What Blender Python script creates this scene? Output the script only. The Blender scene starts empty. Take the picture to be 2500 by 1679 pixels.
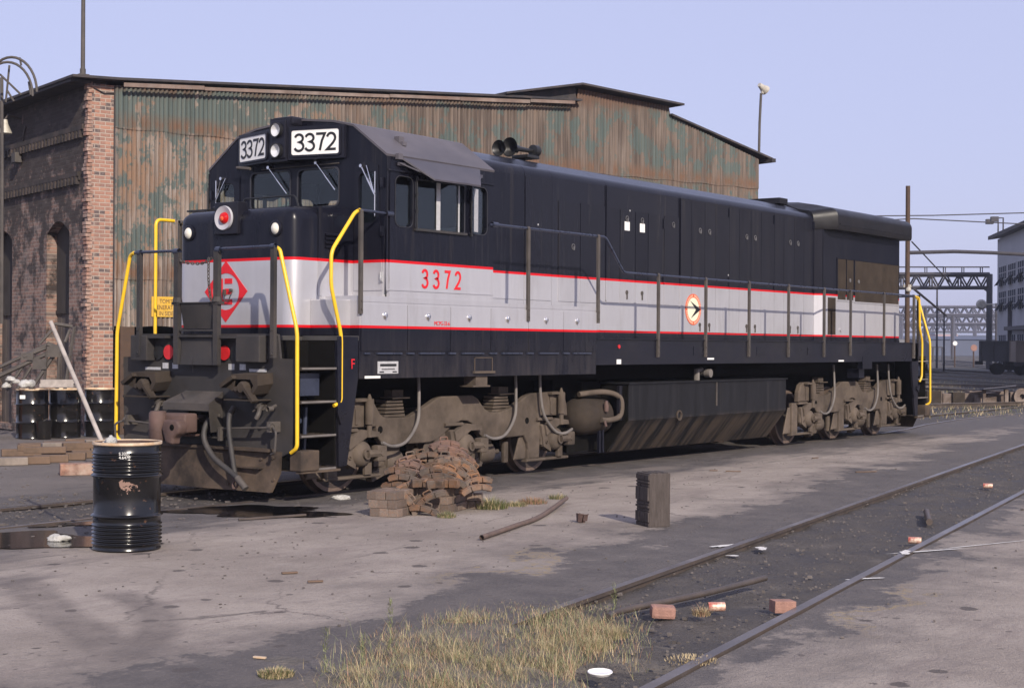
import bpy, bmesh, math, random
from mathutils import Vector, Matrix
R = math.radians
random.seed(7)
# ------------------------------------------------------------------ camera, world, sun
scene = bpy.context.scene
COL = scene.collection
CAM = Vector((-12.5783, -13.8103, 1.8346))
FWD = Vector((0.80567065, 0.59236267, 0.00112256))
RGT = Vector((0.59234657, -0.80566028, 0.00608718))
UPV = Vector((-0.00451022, 0.00423931, 0.99998084))
FPX = 3734.12
cd = bpy.data.cameras.new('camera'); co = bpy.data.objects.new('camera', cd); COL.objects.link(co)
cd.sensor_width = 36.0; cd.lens = FPX / 2500 * 36.0
cd.clip_start = 0.1; cd.clip_end = 6000
m = Matrix((RGT, UPV, -FWD)).transposed().to_4x4(); m.translation = CAM
co.matrix_world = m
scene.camera = co
SUN_AZ, SUN_EL = 237.5, 29.0
w = bpy.data.worlds.new('World'); scene.world = w; w.use_nodes = True
nt = w.node_tree; bg = nt.nodes['Background']
sky = nt.nodes.new('ShaderNodeTexSky'); sky.sky_type = 'NISHITA'; sky.sun_disc = False
sky.sun_elevation = R(SUN_EL); sky.sun_rotation = R(90 - SUN_AZ)
sky.air_density = 1.0; sky.dust_density = 1.6; sky.ozone_density = 2.0
tint = nt.nodes.new('ShaderNodeMix'); tint.data_type = 'RGBA'; tint.blend_type = 'MULTIPLY'
tint.inputs[0].default_value = 1.0; tint.inputs[7].default_value = (1.0, 0.88, 1.02, 1)
hz = nt.nodes.new('ShaderNodeMix'); hz.data_type = 'RGBA'; hz.blend_type = 'MIX'
hz.inputs[0].default_value = 0.7; hz.inputs[7].default_value = (6.2, 6.5, 9.4, 1)
nt.links.new(sky.outputs[0], tint.inputs[6]); nt.links.new(tint.outputs[2], hz.inputs[6]); nt.links.new(hz.outputs[2], bg.inputs[0])
bg.inputs[1].default_value = 0.10
sd = bpy.data.lights.new('sun', 'SUN'); sd.energy = 4.7; sd.angle = R(0.6); sd.color = (1.0, 0.90, 0.77)
so = bpy.data.objects.new('sun', sd); COL.objects.link(so)
so.rotation_euler = Vector((-math.cos(R(SUN_AZ)) * math.cos(R(SUN_EL)), -math.sin(R(SUN_AZ)) * math.cos(R(SUN_EL)), -math.sin(R(SUN_EL)))).to_track_quat('-Z', 'Y').to_euler()
scene.view_settings.view_transform = 'Standard'; scene.view_settings.look = 'None'
scene.view_settings.gamma = 1.0; scene.view_settings.exposure = 0.10
scene.cycles.max_bounces = 6; scene.cycles.transparent_max_bounces = 8

def at(px, py, depth):
    "point on the sight line of a photo pixel at a given depth (survey helper)"
    return CAM + (FWD + RGT * ((px - 1250) / FPX) + UPV * ((839.5 - py) / FPX)) * depth
def gnd(px, py, z=0.0):
    r = FWD + RGT * ((px - 1250) / FPX) + UPV * ((839.5 - py) / FPX)
    return CAM + r * ((z - CAM.z) / r.z)

# ------------------------------------------------------------------ materials
class NT:
    def __init__(s, name):
        s.m = bpy.data.materials.new(name); s.m.use_nodes = True
        s.t = s.m.node_tree; s.b = s.t.nodes['Principled BSDF']; s.geo = None; s.tc = None
    def n(s, kind, **kw):
        n = s.t.nodes.new(kind)
        for k, v in kw.items(): setattr(n, k, v)
        return n
    def l(s, a, b): s.t.links.new(a, b)
    def pos(s):
        if not s.geo: s.geo = s.n('ShaderNodeNewGeometry')
        return s.geo.outputs['Position']
    def obj(s):
        if not s.tc: s.tc = s.n('ShaderNodeTexCoord')
        return s.tc.outputs['Object']
    def scale(s, v, sc):
        m_ = s.n('ShaderNodeMapping'); m_.inputs['Scale'].default_value = sc; s.l(v, m_.inputs[0]); return m_.outputs[0]
    def noise(s, v, sc, det=4, rough=.6):
        n = s.n('ShaderNodeTexNoise'); n.inputs['Scale'].default_value = sc; n.inputs['Detail'].default_value = det
        n.inputs['Roughness'].default_value = rough; s.l(v, n.inputs['Vector']); return n.outputs[0]
    def vor(s, v, sc, feat='F1', out=0, rnd=1.0):
        n = s.n('ShaderNodeTexVoronoi', feature=feat); n.inputs['Scale'].default_value = sc; n.inputs['Randomness'].default_value = rnd
        s.l(v, n.inputs['Vector']); return n.outputs[out]
    def math(s, op, a, b=None, c=None, clamp=False):
        n = s.n('ShaderNodeMath', operation=op, use_clamp=clamp)
        for i, x in enumerate((a, b, c)):
            if x is None: continue
            if isinstance(x, (int, float)): n.inputs[i].default_value = x
            else: s.l(x, n.inputs[i])
        return n.outputs[0]
    def ramp(s, v, a, b, lo=0., hi=1.):
        n = s.n('ShaderNodeMapRange'); n.clamp = True
        s.l(v, n.inputs[0]); n.inputs[1].default_value = a; n.inputs[2].default_value = b
        n.inputs[3].default_value = lo; n.inputs[4].default_value = hi; return n.outputs[0]
    def mix(s, f, a, b, mode='MIX'):
        n = s.n('ShaderNodeMix', data_type='RGBA', blend_type=mode)
        for i, x in ((0, f), (6, a), (7, b)):
            if isinstance(x, (int, float)): n.inputs[i].default_value = x
            elif isinstance(x, tuple): n.inputs[i].default_value = (*x, 1) if len(x) == 3 else x
            else: s.l(x, n.inputs[i])
        return n.outputs[2]
    def sep(s, v):
        n = s.n('ShaderNodeSeparateXYZ'); s.l(v, n.inputs[0]); return n.outputs
    def comb(s, x, y, z):
        n = s.n('ShaderNodeCombineXYZ')
        for i, q in enumerate((x, y, z)):
            if isinstance(q, (int, float)): n.inputs[i].default_value = q
            else: s.l(q, n.inputs[i])
        return n.outputs[0]
    def set(s, col=None, rough=None, metal=None, spec=None):
        for k, v in (('Base Color', col), ('Roughness', rough), ('Metallic', metal), ('Specular IOR Level', spec)):
            if v is None: continue
            i = s.b.inputs[k]
            if isinstance(v, tuple): i.default_value = (*v, 1)
            elif isinstance(v, (int, float)): i.default_value = v
            else: s.l(v, i)
    def bump(s, h, dist=.01, st=1.):
        n = s.n('ShaderNodeBump'); n.inputs['Distance'].default_value = dist; n.inputs['Strength'].default_value = st
        s.l(h, n.inputs['Height']); s.l(n.outputs[0], s.b.inputs['Normal'])

def simple(name, col, rough=.6, metal=0., var=.25, sc=6., dirt=None, dirt_amt=.4, bump=0., spec=None):
    q = NT(name); p = q.obj(); n = q.noise(p, sc)
    dark = tuple(c * (1 - var) for c in col); lite = tuple(min(1, c * (1 + var)) for c in col)
    c = q.mix(q.ramp(n, .3, .7), dark, lite)
    if dirt:
        n2 = q.noise(p, sc * .45, 6, .7); c = q.mix(q.math('MULTIPLY', q.ramp(n2, .42, .68), dirt_amt), c, dirt)
    q.set(c, q.ramp(n, .3, .7, max(0, rough - .08), min(1, rough + .08)), metal, spec)
    if bump: q.bump(q.noise(p, sc * 6, 3), bump)
    return q.m

def livery(name, dz=0.0, dust=True):
    "navy over a red lined silver band; the bands sit at fixed heights on the loco"
    q = NT(name); p = q.pos(); z = q.sep(p)[2]
    n = q.noise(p, 1.3, 5, .6); n2 = q.noise(q.scale(p, (3, 3, .5)), 2.2, 5, .7)
    navy = q.mix(q.ramp(n2, .35, .7), (.0050, .0054, .0105), (.0095, .0100, .0165))
    silver = q.mix(q.ramp(n2, .3, .75), (.46, .455, .485), (.52, .515, .54))
    silver = q.mix(q.math('MULTIPLY', q.ramp(n, .5, .75), .35), silver, (.37, .355, .36))
    red = (.55, .008, .014)
    oi = q.n('ShaderNodeObjectInfo'); navy = q.mix(q.ramp(oi.outputs['Random'], 0, 1, 0, .55), navy, (.0125, .0130, .0195)); silver = q.mix(q.ramp(oi.outputs['Random'], 0, 1, 0, .3), silver, (.41, .405, .425))
    navy = q.mix(q.math('MULTIPLY', q.ramp(q.noise(q.scale(p, (4, 4, .22)), 2.4, 6, .7), .54, .70), .55), navy, (.030, .027, .027))
    inside = q.math('MULTIPLY', q.math('GREATER_THAN', z, 2.035 + dz), q.math('LESS_THAN', z, 2.873 + dz))
    silv = q.math('MULTIPLY', q.math('GREATER_THAN', z, 2.068 + dz), q.math('LESS_THAN', z, 2.838 + dz))
    c = q.mix(inside, navy, red); c = q.mix(silv, c, silver)
    silv_dirt = q.math('MULTIPLY', q.math('MULTIPLY', q.ramp(q.noise(q.scale(p, (2.2, 2.2, .25)), 2.6, 6, .7), .54, .72), .22), silv); c = q.mix(silv_dirt, c, (.20, .165, .14))
    if dust:
        low = q.ramp(z, 2.0, 1.3, 0, .35)
        c = q.mix(q.math('MULTIPLY', low, q.ramp(n2, .35, .7)), c, (.10, .085, .075))
    q.set(c, q.mix(silv, q.comb(.26, .26, .26), q.comb(.36, .36, .36)), q.math('MULTIPLY', silv, .38), q.ramp(silv, 0, 1, .2, .4))
    q.bump(q.noise(q.scale(p, (1, 1, .6)), 1.6, 2, .4), .006, .2)
    return q.m

def glass(name, tintc=(.86, .90, .89), k0=.035):
    q = NT(name); t = q.t; t.nodes.remove(q.b)
    out = [x for x in t.nodes if x.type == 'OUTPUT_MATERIAL'][0]
    tr = q.n('ShaderNodeBsdfTransparent'); tr.inputs[0].default_value = (*tintc, 1)
    gl = q.n('ShaderNodeBsdfGlossy'); gl.inputs['Roughness'].default_value = .02; gl.inputs[0].default_value = (.95, 1, 1, 1)
    fr = q.n('ShaderNodeLayerWeight'); fr.inputs[0].default_value = .5
    mx = q.n('ShaderNodeMixShader')
    f = q.math('MULTIPLY_ADD', q.math('POWER', fr.outputs[1], 4.), .6, k0, True)
    q.l(f, mx.inputs[0]); q.l(tr.outputs[0], mx.inputs[1]); q.l(gl.outputs[0], mx.inputs[2]); q.l(mx.outputs[0], out.inputs[0])
    return q.m

M = {}
M['livery'] = livery('navy_silver_livery')
M['hoodlivery'] = livery('navy_silver_hood', .016)
M['navy'] = simple('navy_paint', (.0075, .008, .0145), .34, sc=2, dirt=(.05, .042, .037), dirt_amt=.2, spec=.3)
M['frontblack'] = simple('sooty_black', (.032, .030, .030), .62, sc=2.2, dirt=(.075, .062, .053), dirt_amt=.55, spec=.35)
M['plow'] = simple('dusty_plow', (.035, .028, .024), .85, sc=1.5, dirt=(.17, .122, .088), dirt_amt=.95, spec=.2)
M['dust'] = simple('road_dust', (.120, .095, .076), .9, sc=2.6, dirt=(.036, .029, .024), dirt_amt=.75, spec=.15)
M['dustdark'] = simple('dark_road_dust', (.036, .029, .024), .9, sc=3, dirt=(.085, .065, .05), dirt_amt=.5, spec=.15)
M['under'] = simple('underframe_black', (.006, .0055, .005), .9, spec=.1)
M['deck'] = simple('deck_grey', (.05, .048, .047), .7, sc=4, dirt=(.12, .1, .09))
M['roof'] = simple('dusty_roof_grey', (.098, .090, .102), .55, sc=1.6, dirt=(.065, .058, .062), dirt_amt=.5, spec=.3)
M['visor'] = simple('dusty_visor', (.06, .056, .068), .5, sc=3)
M['radiator'] = simple('sooty_radiator', (.007, .0068, .0085), .42, sc=2, dirt=(.026, .021, .019), dirt_amt=.5, spec=.35)
M['grille'] = simple('brown_grille', (.050, .038, .029), .85, sc=3, var=.3, spec=.15)
M['post'] = simple('dirty_stanchion', (.075, .064, .056), .7, sc=5, dirt=(.03, .028, .028), dirt_amt=.5)
M['rail'] = simple('navy_handrail', (.03, .036, .06), .3, sc=5)
M['yellow'] = simple('yellow_paint', (.80, .50, .02), .4, var=.06, sc=8, dirt=(.55, .36, .06), dirt_amt=.3)
M['red'] = simple('red_paint', (.56, .02, .025), .45, var=.12)
M['redletter'] = simple('red_lettering', (.62, .012, .02), .45, var=.05)
M['white'] = simple('white_paint', (.80, .79, .76), .5, var=.05)
M['blackpaint'] = simple('black_paint', (.014, .014, .015), .45)
M['silverpaint'] = simple('silver_paint', (.44, .435, .46), .38, var=.06)
M['chrome'] = simple('bright_metal', (.75, .74, .72), .18, metal=1.0, var=.1)
M['cream'] = simple('cream_paint', (.78, .74, .55), .5, var=.04)
M['orange'] = simple('orange_red_paint', (.72, .10, .03), .5, var=.05)
M['latch'] = simple('dull_latch', (.16, .155, .155), .4, metal=.3, var=.3)
M['plate'] = simple('alloy_plate', (.42, .42, .43), .4, var=.15, sc=30)
M['frame'] = simple('window_frame', (.03, .03, .036), .5)
M['rubber'] = simple('rubber_hose', (.03, .028, .028), .65, dirt=(.1, .085, .075))
M['greyhose'] = simple('grey_cable', (.15, .135, .125), .6)
M['coupler'] = simple('rusty_cast_steel', (.085, .05, .042), .75, sc=4, var=.35, dirt=(.12, .08, .065), bump=.003)
M['wheel'] = simple('wheel_steel', (.055, .04, .034), .6, sc=4)
M['tread'] = simple('worn_tread', (.22, .16, .13), .4, metal=.4)
M['lens'] = simple('headlight_reflector', (.85, .85, .83), .2, metal=.35, var=.05)
M['redlens'] = simple('red_lens', (.5, .004, .004), .08, var=.2)
M['glass'] = glass('cab_glass')
M['pearl'] = simple('pearl_lens', (.72, .69, .60), .15, var=.12, sc=20); M['clearglass'] = glass('lamp_glass', (.97, .97, .97), .02)
M['interior'] = simple('cab_interior', (.17, .20, .185), .8)
q = NT('fuel_tank_black'); p = q.pos(); z = q.sep(p)[2]
st = q.noise(q.scale(p, (5, .6, .6)), 1.4, 4, .6)
c = q.mix(q.ramp(st, .35, .7), (.007, .007, .008), (.0125, .0125, .015))
c = q.mix(q.math('MULTIPLY', q.ramp(z, .76, .6), q.ramp(st, .40, .58)), c, (.062, .047, .036)); c = q.mix(q.math('MULTIPLY', q.ramp(q.noise(q.scale(p, (7, 1, .3)), 1.6, 5), .58, .66), .22), c, (.04, .036, .034))
q.set(c, .55, None, .3); M['tank'] = q.m

# ------------------------------------------------------------------ mesh helpers
class B:
    "collects shapes and links them as one mesh object"
    def __init__(s): s.bm = bmesh.new(); s.mi = 0
    def face(s, pts):
        f = s.bm.faces.new([s.bm.verts.new(p) for p in pts]); f.material_index = s.mi; return f
    def mesh(s, vs, fs):
        v = [s.bm.verts.new(p) for p in vs]
        out = []
        for f in fs:
            try: g = s.bm.faces.new([v[i] for i in f]); g.material_index = s.mi; out.append(g)
            except ValueError: pass
        return v
    def box(s, x0, x1, y0, y1, z0, z1, bev=0., mtx=None):
        if x0 > x1: x0, x1 = x1, x0
        if y0 > y1: y0, y1 = y1, y0
        if z0 > z1: z0, z1 = z1, z0
        vs = [(x, y, z) for z in (z0, z1) for y in (y0, y1) for x in (x0, x1)]
        if mtx is not None: vs = [mtx @ Vector(q) for q in vs]
        v = s.mesh(vs, [(0, 2, 3, 1), (4, 5, 7, 6), (0, 1, 5, 4), (2, 6, 7, 3), (0, 4, 6, 2), (1, 3, 7, 5)])
        if bev:
            es = {e for q in v for e in q.link_edges}
            bmesh.ops.bevel(s.bm, geom=list(es), offset=bev, segments=2, affect='EDGES', profile=.6, material=-1)
        return s
    def obox(s, c, u, v, wv, bev=0.):
        "box centred at c with half axes u v w"
        c, u, v, wv = map(Vector, (c, u, v, wv))
        mt = Matrix((u, v, wv)).transposed().to_4x4(); mt.translation = c
        return s.box(-1, 1, -1, 1, -1, 1, 0, mt) if not bev else s._ob(mt, bev)
    def _ob(s, mt, bev):
        vs = [mt @ Vector((x, y, z)) for z in (-1, 1) for y in (-1, 1) for x in (-1, 1)]
        v = s.mesh(vs, [(0, 2, 3, 1), (4, 5, 7, 6), (0, 1, 5, 4), (2, 6, 7, 3), (0, 4, 6, 2), (1, 3, 7, 5)])
        es = {e for q in v for e in q.link_edges}
        bmesh.ops.bevel(s.bm, geom=list(es), offset=bev, segments=2, affect='EDGES', profile=.6, material=-1)
        return s
    def tube(s, pts, r, n=10, cap=True, rad=None):
        pts = [Vector(p) for p in pts]; rings = []; up = None
        for i, p in enumerate(pts):
            a = pts[max(i - 1, 0)]; b = pts[min(i + 1, len(pts) - 1)]
            t = (b - a).normalized()
            if up is None:
                up = Vector((0, 0, 1)) if abs(t.z) < .9 else Vector((1, 0, 0))
            u = (up - t * up.dot(t)).normalized(); up = u; wv = t.cross(u)
            rr = rad[i] if rad else r
            rings.append([s.bm.verts.new(p + (u * math.cos(k * 2 * math.pi / n) + wv * math.sin(k * 2 * math.pi / n)) * rr) for k in range(n)])
        for i in range(len(rings) - 1):
            for k in range(n):
                f = s.bm.faces.new((rings[i][k], rings[i][(k + 1) % n], rings[i + 1][(k + 1) % n], rings[i + 1][k])); f.smooth = True; f.material_index = s.mi
        if cap:
            s.bm.faces.new(rings[0][::-1]).material_index = s.mi; s.bm.faces.new(rings[-1]).material_index = s.mi
        return s
    def cyl(s, p0, p1, r, n=16, r1=None):
        return s.tube([p0, p1], r, n, True, [r, r if r1 is None else r1])
    def lathe(s, prof, o=(0, 0, 0), axis='z', n=32, mi=None, smooth=True):
        "prof = [(radius, height)]"
        o = Vector(o); rings = []
        for (r, h) in prof:
            ring = []
            for k in range(n):
                a = 2 * math.pi * k / n; u, v = r * math.cos(a), r * math.sin(a)
                P = {'z': (u, v, h), 'x': (h, u, v), 'y': (v, h, u)}[axis]
                ring.append(s.bm.verts.new(o + Vector(P)))
            rings.append(ring)
        for i in range(len(rings) - 1):
            for k in range(n):
                try:
                    f = s.bm.faces.new((rings[i][k], rings[i][(k + 1) % n], rings[i + 1][(k + 1) % n], rings[i + 1][k])); f.smooth = smooth
                    f.material_index = s.mi if mi is None else mi[i]
                except ValueError: pass
        return s
    def prism(s, poly, lo, hi, axis='y', frame=None):
        "extrude a 2-D outline; axis y: outline is (x,z); x: (y,z); z: (x,y)"
        def P(a, b, h): return {'y': (a, h, b), 'x': (h, a, b), 'z': (a, b, h)}[axis]
        A = [P(a, b, lo) for a, b in poly]; Bq = [P(a, b, hi) for a, b in poly]
        if frame: A = [frame @ Vector(q) for q in A]; Bq = [frame @ Vector(q) for q in Bq]
        n = len(poly); s.mesh(A + Bq, [tuple(range(n))[::-1], tuple(range(n, 2 * n))] + [(i, (i + 1) % n, n + (i + 1) % n, n + i) for i in range(n)])
        return s
    def plate(s, outer, holes, lo, hi, axis='y'):
        "flat plate with holes"
        def P(a, b, h): return Vector({'y': (a, h, b), 'x': (h, a, b), 'z': (a, b, h)}[axis])
        loops = [outer] + holes
        for h in (lo, hi):
            es = []
            for lp in loops:
                vs = [s.bm.verts.new(P(a, b, h)) for a, b in lp]
                es += [s.bm.edges.new((vs[i], vs[(i + 1) % len(vs)])) for i in range(len(vs))]
            r = bmesh.ops.triangle_fill(s.bm, edges=es, use_beauty=True)
            for g in r['geom']:
                if isinstance(g, bmesh.types.BMFace): g.material_index = s.mi
        for lp in loops:
            n = len(lp)
            for i in range(n):
                a, b = lp[i], lp[(i + 1) % n]
                s.face([P(*a, lo), P(*b, lo), P(*b, hi), P(*a, hi)])
        return s
    def stroke(s, pts, wd, o, u, v, nrm, th=.004, closed=False):
        "flat ribbon along 2-D points laid on the plane o + a u + b v"
        o, u, v, nrm = map(Vector, (o, u, v, nrm)); P = [Vector((a, b)) for a, b in pts]; n = len(P)
        L, Rr = [], []
        for i in range(n):
            a = P[i - 1] if (i > 0 or closed) else P[i]; b = P[(i + 1) % n] if (i < n - 1 or closed) else P[i]
            d1 = (P[i] - a); d2 = (b - P[i])
            if d1.length < 1e-9: d1 = d2
            if d2.length < 1e-9: d2 = d1
            d1.normalize(); d2.normalize(); t = (d1 + d2)
            t = t.normalized() if t.length > 1e-6 else d1
            nn = Vector((-t.y, t.x)); c = max(.35, nn.dot(Vector((-d1.y, d1.x))))
            L.append(P[i] + nn * (wd / 2 / c)); Rr.append(P[i] - nn * (wd / 2 / c))
        W = lambda q, h: o + u * q.x + v * q.y + nrm * h
        for i in range(n if closed else n - 1):
            j = (i + 1) % n
            a, b, c2, d = L[i], L[j], Rr[j], Rr[i]
            s.face([W(a, th), W(d, th), W(c2, th), W(b, th)])
            s.face([W(a, 0), W(b, 0), W(b, th), W(a, th)]); s.face([W(d, 0), W(d, th), W(c2, th), W(c2, 0)])
        return s
    def obj(s, name, mat, parent=None, smooth=False, norm=True):
        if norm: bmesh.ops.recalc_face_normals(s.bm, faces=s.bm.faces[:])
        me = bpy.data.meshes.new(name); s.bm.to_mesh(me); s.bm.free()
        for mm in (mat if isinstance(mat, (list, tuple)) else [mat]):
            me.materials.append(M[mm] if isinstance(mm, str) else mm)
        if any(pl.use_smooth for pl in me.polygons): me.set_sharp_from_angle(angle=R(42))
        if smooth:
            for pl in me.polygons: pl.use_smooth = True
        o = bpy.data.objects.new(name, me); COL.objects.link(o)
        if parent is not None: o.parent = parent
        return o

def tag(o, label=None, cat=None, group=None, kind=None):
    if label: o['label'] = label
    if cat: o['category'] = cat
    if group: o['group'] = group
    if kind: o['kind'] = kind
    return o
def thing(name, label, cat, loc=(0, 0, 0), rz=0., group=None):
    o = bpy.data.objects.new(name, None); COL.objects.link(o); o.empty_display_size = .2
    o.location = loc; o.rotation_euler = (0, 0, rz); return tag(o, label, cat, group)
def dup(root, loc=None, rz=None, label=None):
    r = root.copy(); COL.objects.link(r)
    if loc is not None: r.location = loc
    if rz is not None: r.rotation_euler = (0, 0, rz)
    if label: r['label'] = label
    for ch in list(root.children):
        c = ch.copy(); COL.objects.link(c); c.parent = r
        for g in list(ch.children):
            k = g.copy(); COL.objects.link(k); k.parent = c
    return r
def rrect(x0, x1, z0, z1, r, n=5):
    pts = []
    for cx, cz, a0 in ((x1 - r, z1 - r, 0), (x0 + r, z1 - r, 90), (x0 + r, z0 + r, 180), (x1 - r, z0 + r, 270)):
        for k in range(n + 1):
            a = R(a0 + 90 * k / n); pts.append((cx + r * math.cos(a), cz + r * math.sin(a)))
    return pts
def arc(cx, cy, rx, ry, a0, a1, n=14):
    return [(cx + rx * math.cos(R(a0 + (a1 - a0) * k / n)), cy + ry * math.sin(R(a0 + (a1 - a0) * k / n))) for k in range(n + 1)]
def bez(pts, n=8):
    "Catmull-Rom through points"
    P = [Vector(p) for p in pts]; out = []
    for i in range(len(P) - 1):
        a = P[max(i - 1, 0)]; b = P[i]; c = P[i + 1]; d = P[min(i + 2, len(P) - 1)]
        for k in range(n):
            t = k / n
            out.append(.5 * ((2 * b) + (c - a) * t + (2 * a - 5 * b + 4 * c - d) * t * t + (3 * b - a - 3 * c + d) * t ** 3))
    out.append(P[-1]); return out
def fillet(pts, r, n=5):
    "round the corners of a polyline"
    P = [Vector(p) for p in pts]; out = [P[0]]
    for i in range(1, len(P) - 1):
        d1 = (P[i - 1] - P[i]); d2 = (P[i + 1] - P[i]); k = min(r, d1.length * .45, d2.length * .45)
        a = P[i] + d1.normalized() * k; b = P[i] + d2.normalized() * k
        for j in range(n + 1):
            t = j / n; out.append(a * (1 - t) ** 2 + P[i] * 2 * t * (1 - t) + b * t * t)
    out.append(P[-1]); return out
DIG = {  # engineering-style numerals in a box .62 wide, 1 high
 '3': [arc(.30, .745, .265, .225, 165, -80) + arc(.30, .27, .30, .255, 80, -160)],
 '7': [[(0.02, .965), (.60, .965), (.40, .55), (.27, 0)]],
 '2': [arc(.30, .70, .27, .27, 165, -25) + [(.42, .40), (.04, .045), (.62, .045)]],
}
def number(b, txt, o, u, v, nrm, h, wd, pitch, sq=1.0):
    o, u, v = Vector(o), Vector(u), Vector(v)
    for i, ch in enumerate(txt):
        for st_ in DIG[ch]:
            b.stroke([(a * h * sq, c_ * h) for a, c_ in st_], wd, o + u * (pitch * i), u, v, nrm, .004)
    return b
def text_mesh(name, txt, size, mat, parent, o, u, v, align='LEFT', sx=1.0):
    "raised lettering lying on a plane"
    cu = bpy.data.curves.new(name, 'FONT'); cu.body = txt; cu.size = size; cu.align_x = align; cu.extrude = .002
    t = bpy.data.objects.new(name + '_src', cu); COL.objects.link(t)
    dg = bpy.context.evaluated_depsgraph_get(); me = bpy.data.meshes.new_from_object(t.evaluated_get(dg))
    COL.objects.unlink(t); bpy.data.objects.remove(t)
    me.name = name; u, v = Vector(u), Vector(v); nrm = u.cross(v)
    mt = Matrix((u * sx, v, nrm)).transposed().to_4x4(); mt.translation = Vector(o) + nrm * .003
    me.transform(mt); me.materials.clear(); me.materials.append(M[mat])
    ob = bpy.data.objects.new(name, me); COL.objects.link(ob); ob.parent = parent
    return ob
# ------------------------------------------------------------------ locomotive
LOCO = thing('diesel_locomotive', 'long navy, silver and red diesel locomotive numbered 3372 standing on the track by the shed', 'locomotive')
ZD = 1.94; L = 19.22; HW = .90
X = (1, 0, 0); Zv = (0, 0, 1); NY = (0, -1, 0); NX = (-1, 0, 0)
def bmesh_bevel3(o, w_):
    bm = bmesh.new(); bm.from_mesh(o.data); es = [e for e in bm.edges if len(e.link_faces) == 2 and e.calc_face_angle() > .6]; bmesh.ops.bevel(bm, geom=es, offset=w_, segments=3, affect='EDGES', profile=.5)
    for f in bm.faces: f.smooth = True
    bm.to_mesh(o.data); bm.free()
# --- underframe, deck, sills
b = B()
b.box(.3, 18.9, -.55, .55, 1.0, 1.88); b.box(1.05, 18.2, -1.15, 1.15, 1.34, 1.86)
b.box(6.0, 7.0, -.9, .9, .55, 1.34)
b.obj('underframe', 'under', LOCO)
b = B(); b.box(.62, 18.58, -1.565, 1.565, 1.885, 1.938); b.box(.03, .62, -1.0, 1.0, 1.885, 1.938); b.box(18.58, 19.19, -1.0, 1.0, 1.885, 1.938)
b.obj('deck', 'deck', LOCO)
for s in (-1, 1):
    b = B(); y0, y1 = s * 1.57, s * 1.50
    b.box(6.145, 18.56, y0, y1, 1.56, 1.945)
    b.box(6.145, 18.56, s * 1.595, s * 1.57, 1.935, 1.95)
    for x in (9.0, 11.2, 13.2, 15.68):
        b.box(x, x + .42, s * 1.577, s * 1.57, 1.70 if x < 15 else 1.50, 1.84 if x < 15 else 1.66)
    b.box(15.72, 16.18, s * 1.56, s * 1.45, 1.42, 1.56); b.box(15.8, 16.05, s * 1.45, s * 1.2, 1.24, 1.42)
    b.obj('side_sill', 'navy', LOCO)
# battery boxes beside the cab (silver doors over a navy skirt)
for s in (-1, 1):
    b = B()
    b.box(1.0, 6.142, s * 1.57, s * 1.02, 1.43, 2.352)
    b.box(1.0, 3.66, s * 1.575, s * 1.02, 2.35, 2.42)
    b.box(3.66, 6.142, s * 1.575, s * 1.05, 2.35, 2.40)
    body = b.obj('battery_box', 'livery', LOCO)
    for i in range(6):
        x0 = 1.02 + i * .853
        d = B(); d.box(x0 + .006, x0 + .847, s * 1.582, s * 1.57, 1.76, 2.325); dr = d.obj('box_door', 'livery', body)
        k = B(); xc = [1.45, 2.27, 3.11, 3.95, 4.85, 5.62][i]
        k.lathe([(0, s * -.0), (.042, 0), (.042, s * .012), (.03, s * .022), (0, s * .022)], (xc, s * 1.582, 2.19), 'y', 16)
        k.box(xc - .008, xc + .008, s * 1.603, s * 1.612, 2.15, 2.23); k.obj('latch', 'chrome', dr)
    e = B()
    for x0, x1 in ((1.07, 1.17), (1.30, 1.76), (1.86, 1.99), (2.10, 2.59), (2.69, 2.82), (2.95, 3.42), (3.54, 3.70), (3.82, 4.28), (4.4, 4.54), (4.68, 5.15), (5.27, 5.42), (5.52, 5.98)):
        e.box(x0, x1, s * 1.60, s * 1.57, 1.722, 1.742)
    e.obj('drip_ledge', 'rail', body)
    e = B(); e.box(3.21, 3.66, s * 1.60, s * 1.57, 1.47, 1.50); e.box(3.24, 3.25, s * 1.578, s * 1.57, 1.5, 1.68); e.box(3.62, 3.63, s * 1.578, s * 1.57, 1.5, 1.68); e.box(3.24, 3.63, s * 1.578, s * 1.57, 1.67, 1.68)
    e.box(3.30, 3.55, s * 1.55, s * 1.35, 1.30, 1.43); e.box(3.24, 3.60, s * 1.56, s * 1.33, 1.29, 1.31); e.obj('jacking_pad', 'dust', body)
# builder's plate, small stencils
b = B(); b.box(1.33, 1.71, -1.578, -1.57, 1.485, 1.635, .004); bp_ = b.obj('builder_plate', 'plate', LOCO)
b = B(); b.box(1.37, 1.67, -1.581, -1.579, 1.575, 1.605); b.box(1.36, 1.44, -1.581, -1.579, 1.50, 1.515); b.box(1.60, 1.68, -1.581, -1.579, 1.50, 1.515); b.box(1.40, 1.64, -1.581, -1.579, 1.535, 1.545); b.obj('plate_panel', 'blackpaint', bp_)
b = B()
for x0, x1, z0, z1 in ((1.10, 1.38, 1.432, 1.462), (6.70, 6.82, 1.57, 1.64), (9.46, 9.68, 1.625, 1.655), (14.56, 14.80, 1.57, 1.60)): b.box(x0, x1, -1.576, -1.571, z0, z1)
b.obj('stencil_strip', 'white', LOCO)
b = B(); b.lathe([(0, -.012), (.03, -.012), (.03, 0)], (6.76, -1.571, 1.83), 'y', 14); b.obj('fuel_button', 'red', LOCO)
text_mesh('stencil', 'MCPG-33-6', .075, 'redletter', LOCO, (2.39, -1.582, 2.085), X, Zv, sx=.86)
text_mesh('front_mark', 'F', .17, 'redletter', LOCO, (.85, -1.573, 1.55), X, Zv, sx=.9)

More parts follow.
